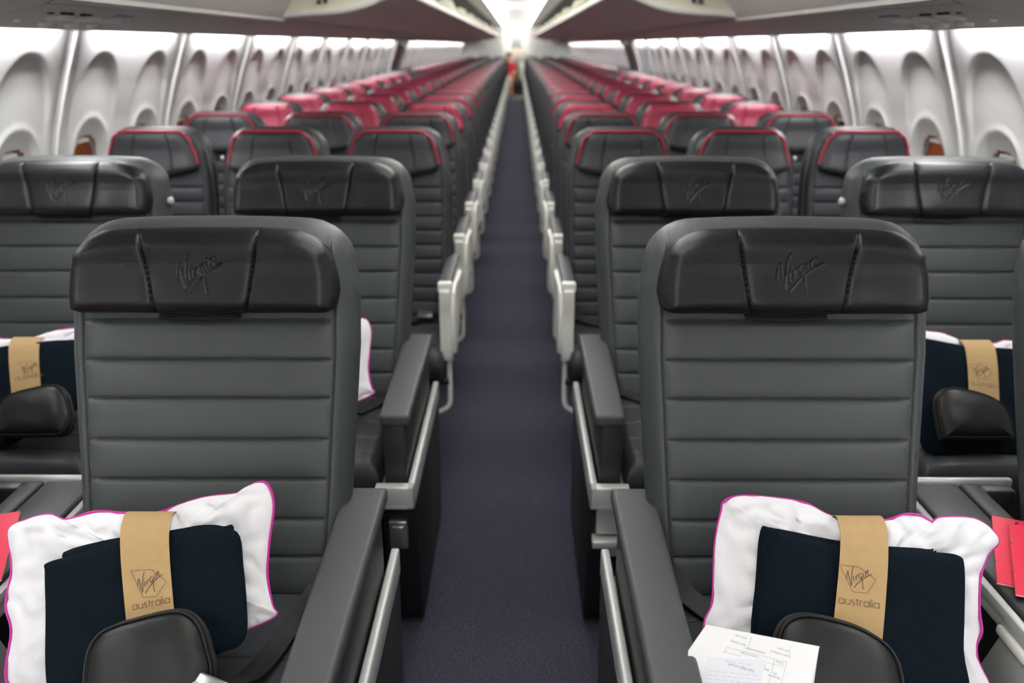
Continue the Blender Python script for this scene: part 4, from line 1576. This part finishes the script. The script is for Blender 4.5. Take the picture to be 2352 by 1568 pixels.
# ------------------------------------------------------------------ rear galley
g = empty('galley_unit', (0.0, 29.6, 0)); tag(g, 'white galley cabinet with compartments at the far end of the aisle', 'galley')
boxo('cabinet', M['steel_box'], g, -.55, .55, 0, .6, 0, 2.12, bev=.01)
cols = ['bin_rim', 'peach', 'steel_box', 'white_plastic', 'teal', 'bin_rim', 'white_plastic', 'peach', 'bin_rim']
k = 0
for iz, (za, zb) in enumerate([(1.15, 1.40), (1.42, 1.68), (1.70, 1.98)]):
    for ix in range(3):
        x = -.50 + ix * .335
        d = boxo('compartment_door', M[cols[k]], g, x, x + .32, -.02, .01, za, zb, bev=.006)
        boxo('latch', M['steel'], d, x + .14, x + .18, -.035, -.018, za + .02, za + .05, bev=.003)
        k += 1
boxo('worktop', M['steel'], g, -.55, .55, -.06, .6, 1.06, 1.09, bev=.006)
for i, x in enumerate((-.08, .24)):
    c = empty('galley_cart', (x, 29.25, 0)); tag(c, ['olive grey catering cart under the galley worktop, left of two', 'olive grey catering cart under the galley worktop, right of two'][i], 'cart', 'galley carts')
    boxo('cart_body', M['olive'], c, -.145, .145, -.2, .26, .10, 1.02, bev=.01)
    boxo('cart_door', M['steel_box'] if i else M['olive'], c, -.135, .135, -.212, -.198, .45, .98, bev=.004)
    boxo('cart_lower', M['black_plastic'], c, -.135, .135, -.212, -.198, .12, .44, bev=.004)
    for wx_ in (-.11, .11):
        for wy in (-.15, .2):
            bm = bmesh.new(); lathe(bm, [(.05, -.012), (.05, .012)], (wx_, wy, .05), (1, 0, 0), 14)
            fin(bm, 'wheel', M['black_plastic'], c)


def person():
    """crew member in red at the far end of the aisle, turned towards the galley"""
    r = empty('person', (-.24, 28.0, 0)); tag(r, 'person in a red uniform sitting at the far end of the aisle', 'person')
    J = {'pel': (0, 0, .56), 'wai': (0, .0, .70), 'che': (0, .0, .88), 'nec': (0, -.01, 1.03), 'hd0': (0, -.03, 1.09), 'hd1': (0, -.025, 1.20),
         'shl': (-.16, .0, .98), 'ell': (-.21, -.03, .73), 'wrl': (-.13, -.24, .64), 'hal': (-.10, -.31, .625),
         'shr': (.16, .0, .98), 'elr': (.21, -.03, .73), 'wrr': (.13, -.24, .64), 'har': (.10, -.31, .625),
         'hil': (-.085, -.06, .55), 'knl': (-.09, -.44, .53), 'anl': (-.09, -.42, .09), 'tol': (-.095, -.56, .03),
         'hir': (.085, -.06, .55), 'knr': (.09, -.44, .53), 'anr': (.09, -.42, .09), 'tor': (.10, -.56, .03)}
    RAD = {'pel': .14, 'wai': .115, 'che': .13, 'nec': .052, 'hd0': .075, 'hd1': .085, 'sh': .06, 'el': .042, 'wr': .03, 'ha': .03, 'hi': .09, 'kn': .06, 'an': .04, 'to': .035}
    E_ = [('pel', 'wai'), ('wai', 'che'), ('che', 'nec'), ('nec', 'hd0'), ('hd0', 'hd1')]
    for q in 'lr': E_ += [('che', 'sh' + q), ('sh' + q, 'el' + q), ('el' + q, 'wr' + q), ('wr' + q, 'ha' + q), ('pel', 'hi' + q), ('hi' + q, 'kn' + q), ('kn' + q, 'an' + q), ('an' + q, 'to' + q)]
    names = list(J); me = bpy.data.meshes.new('body')
    me.from_pydata([J[n_] for n_ in names], [(names.index(a), names.index(b)) for a, b in E_], [])
    o = mk('body', me, M['skin'], r)
    o.modifiers.new('skin', 'SKIN')
    sv = me.skin_vertices[0].data
    for i, n_ in enumerate(names):
        q = RAD.get(n_, RAD.get(n_[:2], .05)); sv[i].radius = (q, q * (.75 if n_ in ('pel', 'wai', 'che') else 1))
    sv[0].use_root = True
    o.modifiers.new('sub', 'SUBSURF').levels = 2; o.modifiers['sub'].render_levels = 2
    # dress with short sleeves, skirt over the thighs
    bm = bmesh.new()
    prof = [(1.02, .07), (.98, .15), (.89, .175), (.72, .145), (.60, .165), (.50, .19)]
    rings = [[bm.verts.new((ra * math.cos(2 * PI * k / 24), ra * .80 * math.sin(2 * PI * k / 24), z)) for k in range(24)] for z, ra in prof]
    for A, B in zip(rings, rings[1:]):
        for k in range(24): bm.faces.new((A[k], A[(k + 1) % 24], B[(k + 1) % 24], B[k]))
    bm.faces.new(rings[0]); bm.faces.new(rings[-1])
    for q in (-1, 1):
        tube(bm, [(q * .14, 0, .98), (q * .19, -.01, .89), (q * .205, -.025, .79)], .064, 12)
        tube(bm, [(q * .085, -.05, .55), (q * .09, -.20, .545), (q * .092, -.36, .54)], .10, 12)
    fin(bm, 'dress', M['uniform'], r)
    bm = bmesh.new()
    bmesh.ops.create_uvsphere(bm, u_segments=20, v_segments=14, radius=1)
    for v in bm.verts: v.co = Vector((v.co.x * .094, v.co.y * .098 + .0, v.co.z * .092 + 1.215))
    bmesh.ops.delete(bm, geom=[v for v in bm.verts if v.co.y < -.045 and v.co.z < 1.245], context='VERTS')
    fin(bm, 'hair', M['hair'], r)
    for q in (-1, 1):
        bm = bmesh.new(); lathe(bm, [(.009, 0), (.006, .006)], (q * .032, -.100, 1.175), (0, -1, 0), 10)
        fin(bm, 'eye', M['sign_ink'], r)
    bm = bmesh.new(); tube(bm, [(0, -.102, 1.17), (0, -.118, 1.145), (0, -.106, 1.138)], .010, 8); fin(bm, 'nose', M['skin'], r)
    bm = bmesh.new(); tube(bm, [(-.022, -.097, 1.11), (0, -.104, 1.107), (.022, -.097, 1.11)], .005, 6); fin(bm, 'mouth', M['uniform'], r)
    js = empty('jump_seat', (-.24, 28.0, 0)); tag(js, 'dark folding crew seat under the person in red at the far end', 'seat')
    boxo('seat', M['black_plastic'], js, -.2, .2, -.30, .14, .36, .405, bev=.015)
    boxo('backrest', M['black_plastic'], js, -.2, .2, .16, .22, .45, 1.02, bev=.02)
    boxo('stand', M['steel'], js, -.06, .06,   .02, .20, 0, .37, bev=.01)

person()
